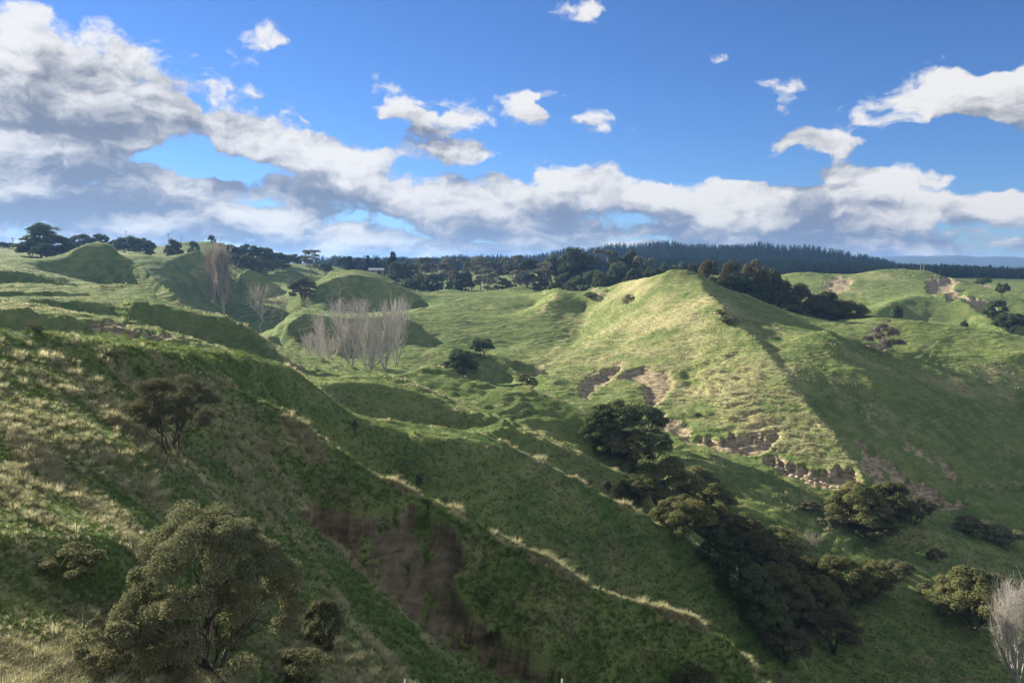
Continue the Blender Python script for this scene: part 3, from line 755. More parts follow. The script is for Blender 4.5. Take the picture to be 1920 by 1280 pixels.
def scatter(name, label, meshes, pos, scale, rot, straw):
    """a point mesh whose geometry nodes set one tuft on every point"""
    me = bpy.data.meshes.new(name); me.vertices.add(len(pos)); me.vertices.foreach_set('co', np.asarray(pos, np.float32).ravel())
    me.update()
    add_attr(me, 'sz', scale); add_attr(me, 'rz', rot); add_attr(me, 'straw', straw)
    a = me.attributes.new('pick', 'INT', 'POINT'); a.data.foreach_set('value', RNG.randint(0, len(meshes), len(pos)).astype(np.int32))
    ob = bpy.data.objects.new(name, me); COL.objects.link(ob)
    ob["kind"] = "stuff"; ob["label"] = label
    hid = bpy.data.collections.new(name + "_tufts")       # not linked to the scene: sources only
    for i, t in enumerate(meshes):
        hid.objects.link(bpy.data.objects.new("%s_tuft_%d" % (name, i), t))
    ng = bpy.data.node_groups.new(name + "_scatter", 'GeometryNodeTree')
    ng.interface.new_socket("Geometry", in_out='INPUT', socket_type='NodeSocketGeometry')
    ng.interface.new_socket("Geometry", in_out='OUTPUT', socket_type='NodeSocketGeometry')
    N = ng.nodes.new; L = ng.links.new
    gi, go = N('NodeGroupInput'), N('NodeGroupOutput')
    m2p = N('GeometryNodeMeshToPoints'); iop = N('GeometryNodeInstanceOnPoints'); ci = N('GeometryNodeCollectionInfo')
    ci.inputs['Collection'].default_value = hid; ci.inputs['Separate Children'].default_value = True; ci.inputs['Reset Children'].default_value = True
    def na(nm, t='FLOAT'):
        n = N('GeometryNodeInputNamedAttribute'); n.data_type = t; n.inputs[0].default_value = nm; return n.outputs[0]
    L(gi.outputs[0], m2p.inputs[0]); L(m2p.outputs[0], iop.inputs['Points']); L(ci.outputs[0], iop.inputs['Instance'])
    iop.inputs['Pick Instance'].default_value = True
    L(na('pick', 'INT'), iop.inputs['Instance Index'])
    cx = N('ShaderNodeCombineXYZ'); L(na('rz'), cx.inputs[2]); L(cx.outputs[0], iop.inputs['Rotation'])
    L(na('sz'), iop.inputs['Scale'])
    L(iop.outputs[0], go.inputs[0])
    mod = ob.modifiers.new("scatter", 'NODES'); mod.node_group = ng
    return ob

def sample_cells(weight, n):
    """n random points on the grid, chance of a cell proportional to weight (cells), jittered inside it"""
    c = np.cumsum(weight.ravel()); idx = np.searchsorted(c, RNG.uniform(0, c[-1], n))
    i, j = np.unravel_index(idx, weight.shape)
    a, b = RNG.uniform(size=n), RNG.uniform(size=n)
    u = us[j] + a * (us[j + 1] - us[j]); v = vs[i] + b * (vs[i + 1] - vs[i])
    y = np.exp(v); x = u * y
    f = lambda A: A[i, j] * (1 - a) * (1 - b) + A[i, j + 1] * a * (1 - b) + A[i + 1, j] * (1 - a) * b + A[i + 1, j + 1] * a * b
    return x, y, f(ZZ), f(STRAW), f(SLIP)

du = np.diff(us)[None, :]
dt = np.abs(np.diff(TT, axis=0))[:, :-1]
vis = VIS[:-1, :-1] & (np.abs(UU[:-1, :-1]) < .76)
dist = YY[:-1, :-1]
area_scr = du * (dt + 0.0006) * vis
cl = (1 - np.clip(SLIP[:-1, :-1] * 1.5, 0, 1))
tufts_green = [blade_tuft("tuft", 13, 1.0, .9, .75, .085, 20 + s) for s in range(4)]
tufts_tall = [blade_tuft("tussock", 26, 1.0, .55, .85, .05, 40 + s) for s in range(4)]
for t in tufts_green + tufts_tall: t.materials.append(M_GRASS)

# short pasture, even on the picture out to 330 m
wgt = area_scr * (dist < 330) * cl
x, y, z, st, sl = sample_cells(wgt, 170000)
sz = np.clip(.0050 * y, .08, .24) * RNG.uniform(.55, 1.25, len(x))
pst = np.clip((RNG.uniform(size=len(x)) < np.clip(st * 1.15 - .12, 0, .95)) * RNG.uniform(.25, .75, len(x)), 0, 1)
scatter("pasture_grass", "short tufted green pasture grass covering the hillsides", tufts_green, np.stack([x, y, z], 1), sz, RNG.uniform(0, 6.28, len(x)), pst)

# long dry grass: on the crests and over the near slope
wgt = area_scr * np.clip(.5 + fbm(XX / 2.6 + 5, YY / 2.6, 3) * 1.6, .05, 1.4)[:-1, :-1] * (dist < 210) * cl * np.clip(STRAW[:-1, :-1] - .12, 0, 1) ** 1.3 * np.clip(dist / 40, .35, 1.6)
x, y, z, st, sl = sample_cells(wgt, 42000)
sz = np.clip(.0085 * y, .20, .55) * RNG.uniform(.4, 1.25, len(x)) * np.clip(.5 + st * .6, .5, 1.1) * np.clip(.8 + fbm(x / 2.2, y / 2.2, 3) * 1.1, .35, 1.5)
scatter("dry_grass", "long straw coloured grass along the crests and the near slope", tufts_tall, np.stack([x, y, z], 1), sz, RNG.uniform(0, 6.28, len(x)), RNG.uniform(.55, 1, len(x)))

# big tussocks on the near slopes
wgt = area_scr * (dist < 75) * cl * np.clip(STRAW[:-1, :-1] - .2, 0, 1) * np.clip(fbm(XX / 4 + 9, YY / 4, 3) * 2 + .3, 0, 1)[:-1, :-1]
x, y, z, st, sl = sample_cells(wgt, 3200)
big = [blade_tuft("big_tussock", 60, 1.0, .7, 1.0, .035, 60 + s) for s in range(4)]
for t in big: t.materials.append(M_GRASS)
scatter("tussock_grass", "pale drooping tussocks dotted over the near slopes", big, np.stack([x, y, z], 1), np.clip(.011 * y, .26, .60) * RNG.uniform(.6, 1.3, len(x)), RNG.uniform(0, 6.28, len(x)), RNG.uniform(.35, .95, len(x)))

# ------------------------------------------------------------------ trees
class Geo:
    """collects tapered tubes and leaf faces into one mesh"""
    def __init__(s): s.v = []; s.f = []; s.n = 0
    def add(s, co, fc):
        s.v.append(np.asarray(co, np.float32)); s.f.append((np.asarray(fc, np.int64) + s.n)); s.n += len(co)
    def tube(s, pts, rad, sides=5):
        pts = np.asarray(pts, float); n = len(pts)
        rad = np.asarray(rad, float)
        d = np.gradient(pts, axis=0); d /= np.linalg.norm(d, axis=1)[:, None] + 1e-9
        ref = np.where(np.abs(d[:, 2:3]) > .9, np.array([[1., 0, 0]]), np.array([[0, 0, 1.]]))
        a = np.cross(d, ref); a /= np.linalg.norm(a, axis=1)[:, None] + 1e-9
        b = np.cross(d, a)
        th = np.arange(sides) * 2 * math.pi / sides
        ring = pts[:, None, :] + rad[:, None, None] * (np.cos(th)[None, :, None] * a[:, None, :] + np.sin(th)[None, :, None] * b[:, None, :])
        co = ring.reshape(-1, 3)
        i = np.arange(n - 1)[:, None] * sides; j = np.arange(sides)[None, :]; j2 = (j + 1) % sides
        fc = np.stack([i + j, i + j2, i + sides + j2, i + sides + j], -1).reshape(-1, 4)
        s.add(co, fc)
    def leaves(s, cen, nrm, size, r, aspect=.55):
        n = len(cen)
        nrm = nrm / (np.linalg.norm(nrm, axis=1)[:, None] + 1e-9)
        t = r.normal(size=(n, 3)); t -= (t * nrm).sum(1)[:, None] * nrm; t /= np.linalg.norm(t, axis=1)[:, None] + 1e-9
        b = np.cross(nrm, t)
        sz = (size * r.uniform(.6, 1.3, n))[:, None]
        bend = nrm * sz * r.uniform(-.35, .35, n)[:, None]
        co = np.stack([cen - t * sz, cen + b * sz * aspect + bend, cen + t * sz, cen - b * sz * aspect + bend], 1).reshape(-1, 3)
        s.add(co, np.arange(n * 4).reshape(n, 4))
    def mesh(s, name, mat):
        co = np.concatenate(s.v); fc = np.concatenate(s.f)
        me = grid_mesh(name, co, fc); me.materials.append(mat)
        return me

def bark_material(name, a, b, scale=6.0):
    m, k = new_mat(name)
    out = k.new('ShaderNodeOutputMaterial'); bs = k.new('ShaderNodeBsdfPrincipled')
    pos = k.new('ShaderNodeTexCoord').outputs['Object']
    n = k.noise(k.vm('MULTIPLY', pos, (1, 1, .3)), scale, 4, .6)
    k.put(bs.inputs['Base Color'], k.mix(k.ss(n, .3, .7), a, b)); bs.inputs['Roughness'].default_value = .95
    k.put(out.inputs[0], bs.outputs[0]); return m
def leaf_material(name, a, b, tr_=.28, hue=None):
    m, k = new_mat(name)
    out = k.new('ShaderNodeOutputMaterial')
    geo = k.new('ShaderNodeNewGeometry'); oi = k.new('ShaderNodeObjectInfo')
    n = k.noise(geo.outputs['Position'], .45, 3, .6)
    c = k.mix(geo.outputs['Random Per Island'], a, b)
    c = k.mix(k.ss(n, .40, .68, 0, .55), c, hue or b)
    v = k.m('MULTIPLY_ADD', oi.outputs['Random'], .5, .75)
    c = k.mix(1.0, c, k.xyz(v, v, v), 'MULTIPLY')
    di = k.new('ShaderNodeBsdfDiffuse'); tr = k.new('ShaderNodeBsdfTranslucent'); mx = k.new('ShaderNodeMixShader')
    k.put(di.inputs[0], c); k.put(tr.inputs[0], c); mx.inputs[0].default_value = tr_
    k.put(mx.inputs[1], di.outputs[0]); k.put(mx.inputs[2], tr.outputs[0]); k.put(out.inputs[0], mx.outputs[0])
    return m
B_DARK = bark_material("dark bark", (.045, .036, .028, 1), (.10, .082, .065, 1))
B_PALE = bark_material("pale bark", (.36, .335, .30, 1), (.55, .52, .475, 1))
B_GREY = bark_material("grey bark", (.20, .18, .16, 1), (.34, .31, .28, 1))
B_STRAW = bark_material("yellowish twigs", (.34, .29, .22, 1), (.52, .46, .36, 1))
L_KAN = leaf_material("olive kanuka leaves", (.100, .122, .048, 1), (.195, .205, .090, 1), .38, (.23, .215, .105, 1))
L_KANB = leaf_material("brownish manuka leaves", (.098, .104, .060, 1), (.160, .162, .100, 1), .34, (.18, .175, .11, 1))
L_NEAR = leaf_material("dull olive leaves", (.115, .128, .066, 1), (.205, .215, .120, 1), .4, (.215, .215, .12, 1))
L_DARK = leaf_material("dark broad leaves", (.060, .088, .042, 1), (.120, .145, .070, 1), .34)
L_BROWN = leaf_material("bronze green leaves", (0.077, 0.084, 0.042, 1), (0.147, 0.129, 0.070, 1), .2)
L_GUM = leaf_material("grey green gum leaves", (0.090, 0.112, 0.078, 1), (0.173, 0.180, 0.128, 1), .22, (0.195, 0.165, 0.128, 1))
L_PINE = leaf_material("dark pine needles", (.020, .034, .022, 1), (.042, .060, .034, 1), .12)
L_GREY = leaf_material("grey lichened twigs", (.15, .13, .115, 1), (.27, .235, .21, 1), .15)

def clump(g, r, c, rad, n, size, up=.35):
    d = r.normal(size=(n, 3)); d /= np.linalg.norm(d, axis=1)[:, None]
    d[:, 2] = np.where(d[:, 2] < -.35, -d[:, 2] * .6, d[:, 2])
    q = r.uniform(.55, 1.08, n)[:, None]
    cen = np.asarray(c) + d * q * np.asarray(rad)
    nrm = d + r.normal(0, .55, (n, 3)) + np.array([0, 0, up])
    g.leaves(cen, nrm, np.full(n, size), r, .34)

def bent(r, a, b, k=5, wob=.04):
    a = np.asarray(a, float); b = np.asarray(b, float)
    t = np.linspace(0, 1, k)[:, None]
    p = a * (1 - t) + b * t
    L = np.linalg.norm(b - a)
    w_ = r.normal(0, wob * L, (k, 3)); w_[0] = 0; w_[-1] = 0
    return p + w_

def make_round(seed, nclump=34, nleaf=210, leaf=.034, stems=4, flat=1.0, base=.22, bark=None, leafm=None, rad=.14, spread=.5, thick=1.0):
    """rounded bushy tree, unit height, about unit width; returns (trunk mesh, crown mesh)"""
    r = np.random.RandomState(seed); T = Geo(); C = Geo()
    cs = []
    tries = 0
    while len(cs) < nclump and tries < 4000:
        tries += 1
        a = r.uniform(0, 2 * math.pi); q = math.sqrt(r.uniform()) * spread
        zt = base + (1 - base - rad * .8) * math.sqrt(max(0, 1 - (q / (spread * 1.06)) ** 2)) * r.uniform(.85, 1.0)
        z = zt if r.uniform() < .62 else r.uniform(base + .05, max(base + .06, zt))
        p = np.array([math.cos(a) * q * r.uniform(.85, 1.15), math.sin(a) * q * r.uniform(.85, 1.15), z])
        if all(np.linalg.norm((p - o) * np.array([1, 1, 1.2])) > rad * .78 for o in cs): cs.append(p)
    st = []
    for k in range(stems):
        a = k * 2 * math.pi / stems + r.uniform(-.5, .5); q = spread * r.uniform(.25, .5)
        e = np.array([math.cos(a) * q, math.sin(a) * q, base + r.uniform(.12, .3)])
        p = bent(r, (math.cos(a) * .02, math.sin(a) * .02, -.06), e, 6, .05); st.append(p)
        T.tube(p, np.linspace(.026, .012, 6) * thick, 6)
    for c in cs:
        b = min(st, key=lambda p: np.linalg.norm(p[-1] - c)); k = r.randint(2, 6)
        T.tube(bent(r, b[k], c, 4, .06), np.linspace(.011, .003, 4) * thick, 4)
        rr = rad * r.uniform(.7, 1.25)
        clump(C, r, c, (rr, rr, rr * r.uniform(.62, .85) * flat), int(nleaf * r.uniform(.7, 1.2)), leaf)
    return T.mesh("trunk", bark or B_DARK), C.mesh("crown", leafm or L_KAN)

def make_gum(seed, bark=None, leafm=None):
    """tall open tree with a visible trunk and layered clumps"""
    r = np.random.RandomState(seed); T = Geo(); C = Geo()
    tp = bent(r, (0, 0, -.05), (r.normal(0, .05), r.normal(0, .05), .74), 7, .025)
    T.tube(tp, np.linspace(.026, .012, 7), 6)
    for k in range(22):
        a = r.uniform(0, 6.28); i = r.randint(2, 7); q = r.uniform(.12, .40); z = min(.93, tp[i][2] + r.uniform(.1, .34))
        c = np.array([math.cos(a) * q, math.sin(a) * q, z])
        T.tube(bent(r, tp[i], c, 4, .07), np.linspace(.010, .004, 4), 4)
        rr = r.uniform(.09, .16)
        clump(C, r, c, (rr * 1.2, rr * 1.2, rr * .62), int(150 * r.uniform(.6, 1.2)), .034, .5)
    return T.mesh("trunk", bark or B_GREY), C.mesh("crown", leafm or L_GUM)

def make_conifer(seed, leafm=None, w=.2, layers=15, per=9):
    r = np.random.RandomState(seed); T = Geo(); C = Geo()
    T.tube([(0, 0, -.04), (0, 0, .5), (0, 0, 1.0)], [.022, .014, .003], 5)
    for l in range(layers):
        z = .10 + .87 * l / (layers - 1); R = w * (1 - (z - .08) / .96) ** .8 + .012
        for k in range(per):
            a = r.uniform(0, 6.28); q = R * r.uniform(.75, 1.2)
            tip = np.array([math.cos(a) * q, math.sin(a) * q, z - q * .25 + r.normal(0, .012)])
            n = 7; t = r.uniform(.15, 1, n)[:, None]
            cen = np.array([0, 0, z + .01]) * (1 - t) + tip * t + r.normal(0, .012, (n, 3))
            C.leaves(cen, np.tile((math.cos(a) * .5, math.sin(a) * .5, 1.), (n, 1)) + r.normal(0, .5, (n, 3)), np.full(n, .028 + .25 * R * .18), r, .6)
    return T.mesh("trunk", B_DARK), C.mesh("crown", leafm or L_PINE)

def bare_geo(seed, up=.8, spread=.28, n1=24, n2=7, n3=4, fork=.18, bark=None, twig=None, thick=.020, z_lo=.08, curve=.35):
    """leafless tree: trunk, ascending limbs and fine twigs"""
    r = np.random.RandomState(seed); T = Geo(); C = Geo()
    top = np.array([r.normal(0, .03), r.normal(0, .03), .95])
    tp = bent(r, (0, 0, -.05), top, 9, .018)
    T.tube(tp, np.linspace(thick, thick * .18, 9), 6)
    def limb(a, d, L, rad, sides, g, bend):
        k = 5; t = np.linspace(0, 1, k)[:, None]
        dz = np.array([0, 0, 1.0])
        p = a + d * L * t + (dz - d * d[2]) * L * bend * t * t + np.concatenate([[np.zeros(3)], r.normal(0, L * .025, (k - 1, 3))])
        g.tube(p, np.linspace(rad, rad * .35, k), sides)
        return p
    for i in range(n1):
        z = z_lo + (.80 - z_lo) * (i + r.uniform(0, .9)) / n1
        a = i * 2.4 + r.uniform(-.4, .4)
        base = np.array([np.interp(z, tp[:, 2], tp[:, 0]), np.interp(z, tp[:, 2], tp[:, 1]), z])
        ou = spread * r.uniform(.7, 1.25) * (1.15 - .8 * z)
        L = min(.97 - z, .62) * r.uniform(.6, 1.0) + .05
        d = np.array([math.cos(a) * ou / max(L, .05), math.sin(a) * ou / max(L, .05), up]); d /= np.linalg.norm(d)
        p = limb(base, d, L, thick * .42 * (1.1 - .6 * z), 4, T, curve)
        for j in range(n2):
            q = r.uniform(.25, .95); b = p[0] * 0 + np.array([np.interp(q, np.linspace(0, 1, 5), p[:, m]) for m in range(3)])
            dd = d * .8 + r.normal(0, .42, 3) + np.array([0, 0, .35 * up]); dd /= np.linalg.norm(dd)
            p2 = limb(b, dd, L * r.uniform(.22, .45), thick * .14, 3, C, curve)
            for m in range(n3):
                qq = r.randint(1, 5)
                d3 = dd * .8 + r.normal(0, .5, 3) + np.array([0, 0, .3 * up]); d3 /= np.linalg.norm(d3)
                e = p2[qq] + d3 * L * r.uniform(.10, .22)
                C.tube([p2[qq], (p2[qq] + e) * .5 + r.normal(0, .004, 3), e], [thick * .075, thick * .06, thick * .035], 3)
    return T, C, bark or B_PALE, twig or bark or B_PALE

def make_bare(seed, fan=1, lean=.22, **kw):
    """one leader, or several leaning leaders from one foot"""
    if fan == 1:
        T, C, b, t = bare_geo(seed, **kw)
        return T.mesh("trunk", b), C.mesh("twigs", t)
    r = np.random.RandomState(seed + 900); TT_, CC_ = Geo(), Geo()
    for q in range(fan):
        T, C, b, t = bare_geo(seed * 7 + q, **kw)
        a = q * 6.283 / fan + r.uniform(-.4, .4); ln = lean * r.uniform(.5, 1.15); sc = r.uniform(.72, 1.0)
        for src, dst in ((T, TT_), (C, CC_)):
            co = np.concatenate(src.v) * sc; fcs = np.concatenate(src.f)
            z = np.clip(co[:, 2], 0, None)
            off = ln * (1 - np.exp(-z / .45)) * .75 + ln * .35 * z
            co = co + np.stack([math.cos(a) * off, math.sin(a) * off, 0 * z], 1)
            dst.add(co, fcs)
    return TT_.mesh("trunk", b), CC_.mesh("twigs", t)

def make_cedar(seed):
    """old conifer with level spreading tiers"""
    r = np.random.RandomState(seed); T = Geo(); C = Geo()
    tp = bent(r, (0, 0, -.05), (.03, 0, .95), 6, .02); T.tube(tp, np.linspace(.035, .008, 6), 6)
    for k in range(36):
        z = .15 + .80 * r.uniform(); a = k * 2.4 + r.uniform(-.5, .5); q = (.54 * (1 - z) ** .6 + .05) * r.uniform(.45, 1.15)
        c = np.array([math.cos(a) * q, math.sin(a) * q, z + r.uniform(-.01, .06)])
        T.tube(bent(r, (np.interp(z, tp[:, 2], tp[:, 0]), 0, z - .03), c, 4, .05), np.linspace(.012, .004, 4), 4)
        for t in (.55, 1.0):
            rr = r.uniform(.08, .14)
            clump(C, r, c * np.array([t, t, 1]) + r.normal(0, .02, 3), (rr * 1.4, rr * 1.4, rr * .62), 170, .03, .6)
    return T.mesh("trunk", B_DARK), C.mesh("crown", L_DARK)

KINDS = {
    'kanuka': [make_round(100 + i, 44, 380, .026, 4, base=.14, rad=.13) for i in range(5)],
    'manuka': [make_round(120 + i, 30, 340, .026, 4, base=.30, leafm=L_KANB, rad=.13) for i in range(2)],
    'shrub': [make_round(140 + i, 20, 240, .042, 4, base=.05, leafm=L_NEAR, rad=.17, spread=.55) for i in range(3)],
    'dark': [make_round(160 + i, 34, 290, .036, 3, base=.18, leafm=L_DARK, rad=.15) for i in range(5)],
    'bronze': [make_round(180 + i, 36, 300, .034, 3, base=.15, leafm=L_BROWN, rad=.14) for i in range(4)],
    'lone': [make_round(200, 40, 330, .030, 2, base=.26, leafm=L_BROWN, rad=.12)],
    'gum': [make_gum(220 + i) for i in range(5)],
    'conifer': [make_conifer(240 + i) for i in range(4)],
    'cedar': [make_cedar(260)],
    'poplar': [make_bare(280 + i, fan=4, lean=.40, up=.95, spread=.25, n1=17, n2=6, n3=3, bark=B_PALE, thick=.017, z_lo=.04, curve=.5) for i in range(4)],
    'lombardy': [make_bare(300 + i, up=1.4, spread=.15, n1=46, n2=9, n3=4, bark=B_STRAW, twig=B_STRAW, thick=.02, z_lo=.05, curve=.6) for i in range(2)],
    'vase': [make_bare(320 + i, up=.7, spread=.38, n1=22, n2=7, n3=4, bark=B_GREY, twig=B_STRAW, thick=.022, z_lo=.22, curve=.35) for i in range(2)],
    'greytree': [make_round(340, 30, 330, .024, 3, base=.14, bark=B_GREY, leafm=L_GREY, rad=.13)],
    'deadtree': [make_bare(360, up=.6, spread=.36, n1=16, n2=6, n3=4, bark=B_GREY, thick=.03, z_lo=.3)],
    'bigpoplar': [make_bare(380, fan=5, lean=.34, up=1.0, spread=.20, n1=24, n2=9, n3=5, bark=B_PALE, thick=.012, z_lo=.05, curve=.45)],
    'neartree': [make_round(400, 70, 1600, .0098, 9, base=.10, leafm=L_NEAR, rad=.105, spread=.54, thick=.5)],
    'nearmanuka': [make_round(404, 44, 1200, .011, 5, base=.36, leafm=L_KANB, rad=.11, spread=.52, thick=.6)],
}
NAMES = {'kanuka': 'kanuka_tree', 'manuka': 'manuka_tree', 'shrub': 'shrub', 'dark': 'broadleaf_tree', 'bronze': 'broadleaf_tree', 'lone': 'broadleaf_tree', 'gum': 'gum_tree', 'conifer': 'pine_tree', 'cedar': 'cedar_tree',
         'poplar': 'poplar_tree', 'lombardy': 'poplar_tree', 'vase': 'bare_tree', 'greytree': 'lichened_tree', 'deadtree': 'dead_tree', 'bigpoplar': 'poplar_tree', 'neartree': 'kanuka_tree', 'nearmanuka': 'manuka_tree'}
TR = np.random.RandomState(5)
DEBUG = []
def tree(kind, px, top, d, wpx, label, group=None, cat=None, sink=.0, hmin=None):
    """tree whose top shows at (px, top) at depth d, wpx wide in the photograph; stands on the ground"""
    u, t = ray(px, top)
    x, y = u * d, d
    z = float(ground(x, y)); ztop = t * d
    h = max(ztop - z, .4 if hmin is None else hmin)
    w_ = wpx * d / F_PX
    var = KINDS[kind][TR.randint(len(KINDS[kind]))]
    o = bpy.data.objects.new(NAMES[kind], None); COL.objects.link(o)
    o.empty_display_size = .5
    o.location = (x, y, z - sink); o.rotation_euler = (0, 0, TR.uniform(0, 6.28))
    full = {'conifer': .42, 'poplar': .98, 'lombardy': .42, 'vase': .95, 'deadtree': .8, 'bigpoplar': .9, 'neartree': 1.34, 'nearmanuka': 1.2}.get(kind, 1.12)
    sx = w_ / full
    o.scale = (sx, sx, h / .97)
    for me, nm in zip(var, ("trunk", "twigs" if var[1].name.startswith("twigs") else "crown")):
        c = bpy.data.objects.new(nm, me); COL.objects.link(c); c.parent = o
    o["label"] = label
    o["category"] = cat or ("shrub" if kind == 'shrub' else "tree")
    if group: o["group"] = group
    DEBUG.append((kind, px, top, d, round(h, 1), round(w_, 1), round(project(x, y, z)[1])))
    return o

def hit(px, py):
    """first ground point seen at a pixel of the photograph"""
    u, t = ray(px, py)
    d = np.exp(np.linspace(math.log(9), math.log(900), 2400))
    g = ground(u * d, d) >= t * d
    return float(d[np.argmax(g)]) if g.any() else 900.0
def tree_on(kind, px, base, top, wpx, label, group=None, cat=None):
    """tree whose foot shows at (px, base)"""
    d = hit(px, base)
    return tree(kind, px, top, d, wpx, label, group, cat, sink=.1)

def ordinal(n):
    w_ = ["first", "second", "third", "fourth", "fifth", "sixth", "seventh", "eighth", "ninth", "tenth", "eleventh", "twelfth", "thirteenth", "fourteenth", "fifteenth", "sixteenth", "seventeenth", "eighteenth", "nineteenth", "twentieth"]
    t = ["", "", "twenty", "thirty", "forty", "fifty", "sixty"]
    return w_[n] if n < 20 else (t[(n + 1) // 10] + "-" + w_[n % 10]) if (n + 1) % 10 else {20: "twentieth", 30: "thirtieth", 40: "fortieth", 50: "fiftieth"}[n + 1]

# near slope, left
tree('neartree', 380, 945, 16.2, 390, "large yellow-olive bush tree with many stems, nearest the camera at lower left")
tree_on('shrub', 605, 1215, 1105, 75, "small brown-tipped shrub just right of the nearest olive tree")
tree_on('nearmanuka', 318, 850, 692, 178, "brownish manuka tree leaning on the left slope below the straw crest")
tree_on('shrub', 205, 1255, 1150, 120, "low pale shrub spreading beneath the nearest olive tree on its left")
tree_on('shrub', 130, 1075, 1010, 110, "low grey-brown shrub left of the nearest olive tree")
tree_on('shrub', 560, 1275, 1205, 100, "low brown scrub at the right foot of the nearest olive tree")
for px, base, top, wp, lb in [
    (665, 815, 782, 14, "thin upright seedling tree on the shaded slope above the straw spur"),
    (786, 922, 884, 16, "thin upright seedling at the head of the brown slip"),
    (1141, 926, 898, 14, "small pointed sapling on the straight straw crest beside the valley bush"),
    (925, 1215, 1175, 34, "small brown bush standing in the lower slip channel")]:
    tree_on('manuka', px, base, top, wp, lb, cat="sapling")
tree_on('shrub', 1300, 1300, 1240, 84, "yellow-green shrub cut by the bottom edge of the picture")

# valley bush along the gully, lower right: (px, foot, top, width)
VG = "kanuka trees filling the valley gully"
V = [
    (1150, 822, 742, 100, 'dark', "tall dark tree at the upper end of the valley bush under the twin slips"),
    (1205, 835, 755, 96, 'dark', "dark tree touching the right of the two slip scars"),
    (1118, 832, 778, 64, 'dark', "dark tree on the left edge of the upper valley bush"),
    (1185, 875, 800, 96, 'kanuka', "olive tree in front of the dark trees below the slips"),
    (1228, 862, 798, 66, 'dark', "shaded tree at the right edge of the upper valley bush"),
    (1145, 862, 812, 70, 'kanuka', "olive tree lowest left in the upper valley bush"),
    (1245, 952, 856, 156, 'kanuka', "big rounded olive tree, the largest dome in the valley"),
    (1200, 950, 886, 84, 'kanuka', "lower left side tree of the largest olive dome"),
    (1312, 945, 870, 90, 'kanuka', "right shoulder tree of the largest olive dome"),
    (1283, 1005, 922, 116, 'kanuka', "second rounded olive tree, just below the largest dome"),
    (1342, 975, 902, 80, 'kanuka', "tree between the largest dome and the sunlit flat"),
    (1345, 1020, 944, 100, 'kanuka', "shaded tree right of the second olive dome"),
    (1395, 1035, 960, 92, 'kanuka', "tree with a sunlit cap in the middle of the valley bush"),
    (1355, 1075, 998, 96, 'dark', "dark shaded tree behind the end of the second spur"),
    (1418, 1085, 1000, 104, 'bronze', "bronze tree in the deep shade of the gully centre"),
    (1465, 1060, 985, 92, 'kanuka', "tree with a pale yellow cap right of the gully centre"),
    (1398, 1130, 1050, 98, 'dark', "lower dark tree beside the second spur's end"),
    (1458, 1135, 1046, 108, 'kanuka', "broad olive tree left of the pale dead tree"),
    (1505, 1105, 1036, 82, 'kanuka', "shaded tree just under the pale dead tree"),
    (1438, 1185, 1104, 96, 'dark', "lowest dark tree of the gully, by the spur foot"),
    (1500, 1180, 1098, 90, 'manuka', "brownish tree left of the sunlit pair"),
    (1578, 1135, 1038, 124, 'kanuka', "sunlit olive tree with a domed top below the dead tree"),
    (1535, 1160, 1072, 100, 'kanuka', "front left half of the sunlit pair below the dead tree"),
    (1640, 1120, 1048, 86, 'kanuka', "small tree on the right of the sunlit pair"),
    (1565, 1225, 1138, 124, 'manuka', "shaded brown tree under the sunlit pair"),
    (1478, 1250, 1168, 110, 'manuka', "shaded scrub tree at the lower end of the second spur"),
    (1612, 985, 902, 112, 'kanuka', "left tree of the clump under the rocky scarp"),
    (1668, 990, 898, 108, 'kanuka', "middle tree of the clump under the rocky scarp"),
    (1718, 985, 925, 84, 'manuka', "right tree of the clump beside the brown slip"),
    (1640, 1015, 946, 90, 'kanuka', "front tree of the clump under the rocky scarp"),
    (1832, 1178, 1062, 156, 'kanuka', "wide tree in the sunlit patch near the right edge"),
    (1780, 1150, 1090, 78, 'kanuka', "left side tree of the wide clump by the sunlit patch"),
    (1885, 1170, 1072, 96, 'manuka', "right side tree of the wide clump, behind the bare poplar"),
    (985, 722, 698, 34, 'kanuka', "small bush where the dark gully meets the main hill"),
    (866, 702, 652, 58, 'dark', "dark round bush in the gully right of the bare poplars"),
    (905, 668, 627, 44, 'dark', "dark oval tree on the slope above the round gully bush"),
]
for px, base, top, wp, kd, lb in V:
    tree_on(kd, px, base, top, wp, lb, VG)
tree_on('deadtree', 1524, 1062, 998, 46, "pale dead tree standing among the dark gully bush")
tree('bigpoplar', 1925, 1100, 80, 190, "large pale leafless poplar at the lower right corner")
for px, base, top, wp, lb in [(1690, 1076, 1048, 52, "sunlit low shrub left of the wide valley clump"), (1756, 1050, 1028, 40, "sunlit low shrub above the bright grass patch"), (1822, 1000, 966, 66, "left of two sunlit shrubs on the lower right slope"), (1880, 1020, 984, 74, "right of two sunlit shrubs on the lower right slope"),
                           (1732, 1112, 1090, 28, "dark little shrub standing in the bright grass patch"), (1520, 958, 935, 36, "pale shrub on the sunlit flat below the rocky scarp"), (1560, 985, 958, 42, "dull shrub at the shaded end of the sunlit flat"),
                           (1108, 560, 545, 24, "dark scrub on the left outcrop of the main hill's skyline"), (1180, 563, 551, 18, "small scrub below the main hill's left skyline"), (1366, 606, 588, 34, "scrubby outcrop on the upper right crest of the main hill"), (1352, 590, 578, 26, "upper small scrub on the right crest of the main hill"), (1230, 506, 500, 20, "low scrub left of the main summit"), (1308, 780, 771, 14, "single dark bush on the lower face of the main hill"),
                           (65, 622, 600, 30, "dark bush on the bench behind the left brow"), (205, 672, 655, 26, "dull bush on the left brow"), (590, 640, 610, 60, "dark scrub under the lone knoll tree's spur")]:
    tree_on('shrub', px, base, top, wp, lb)

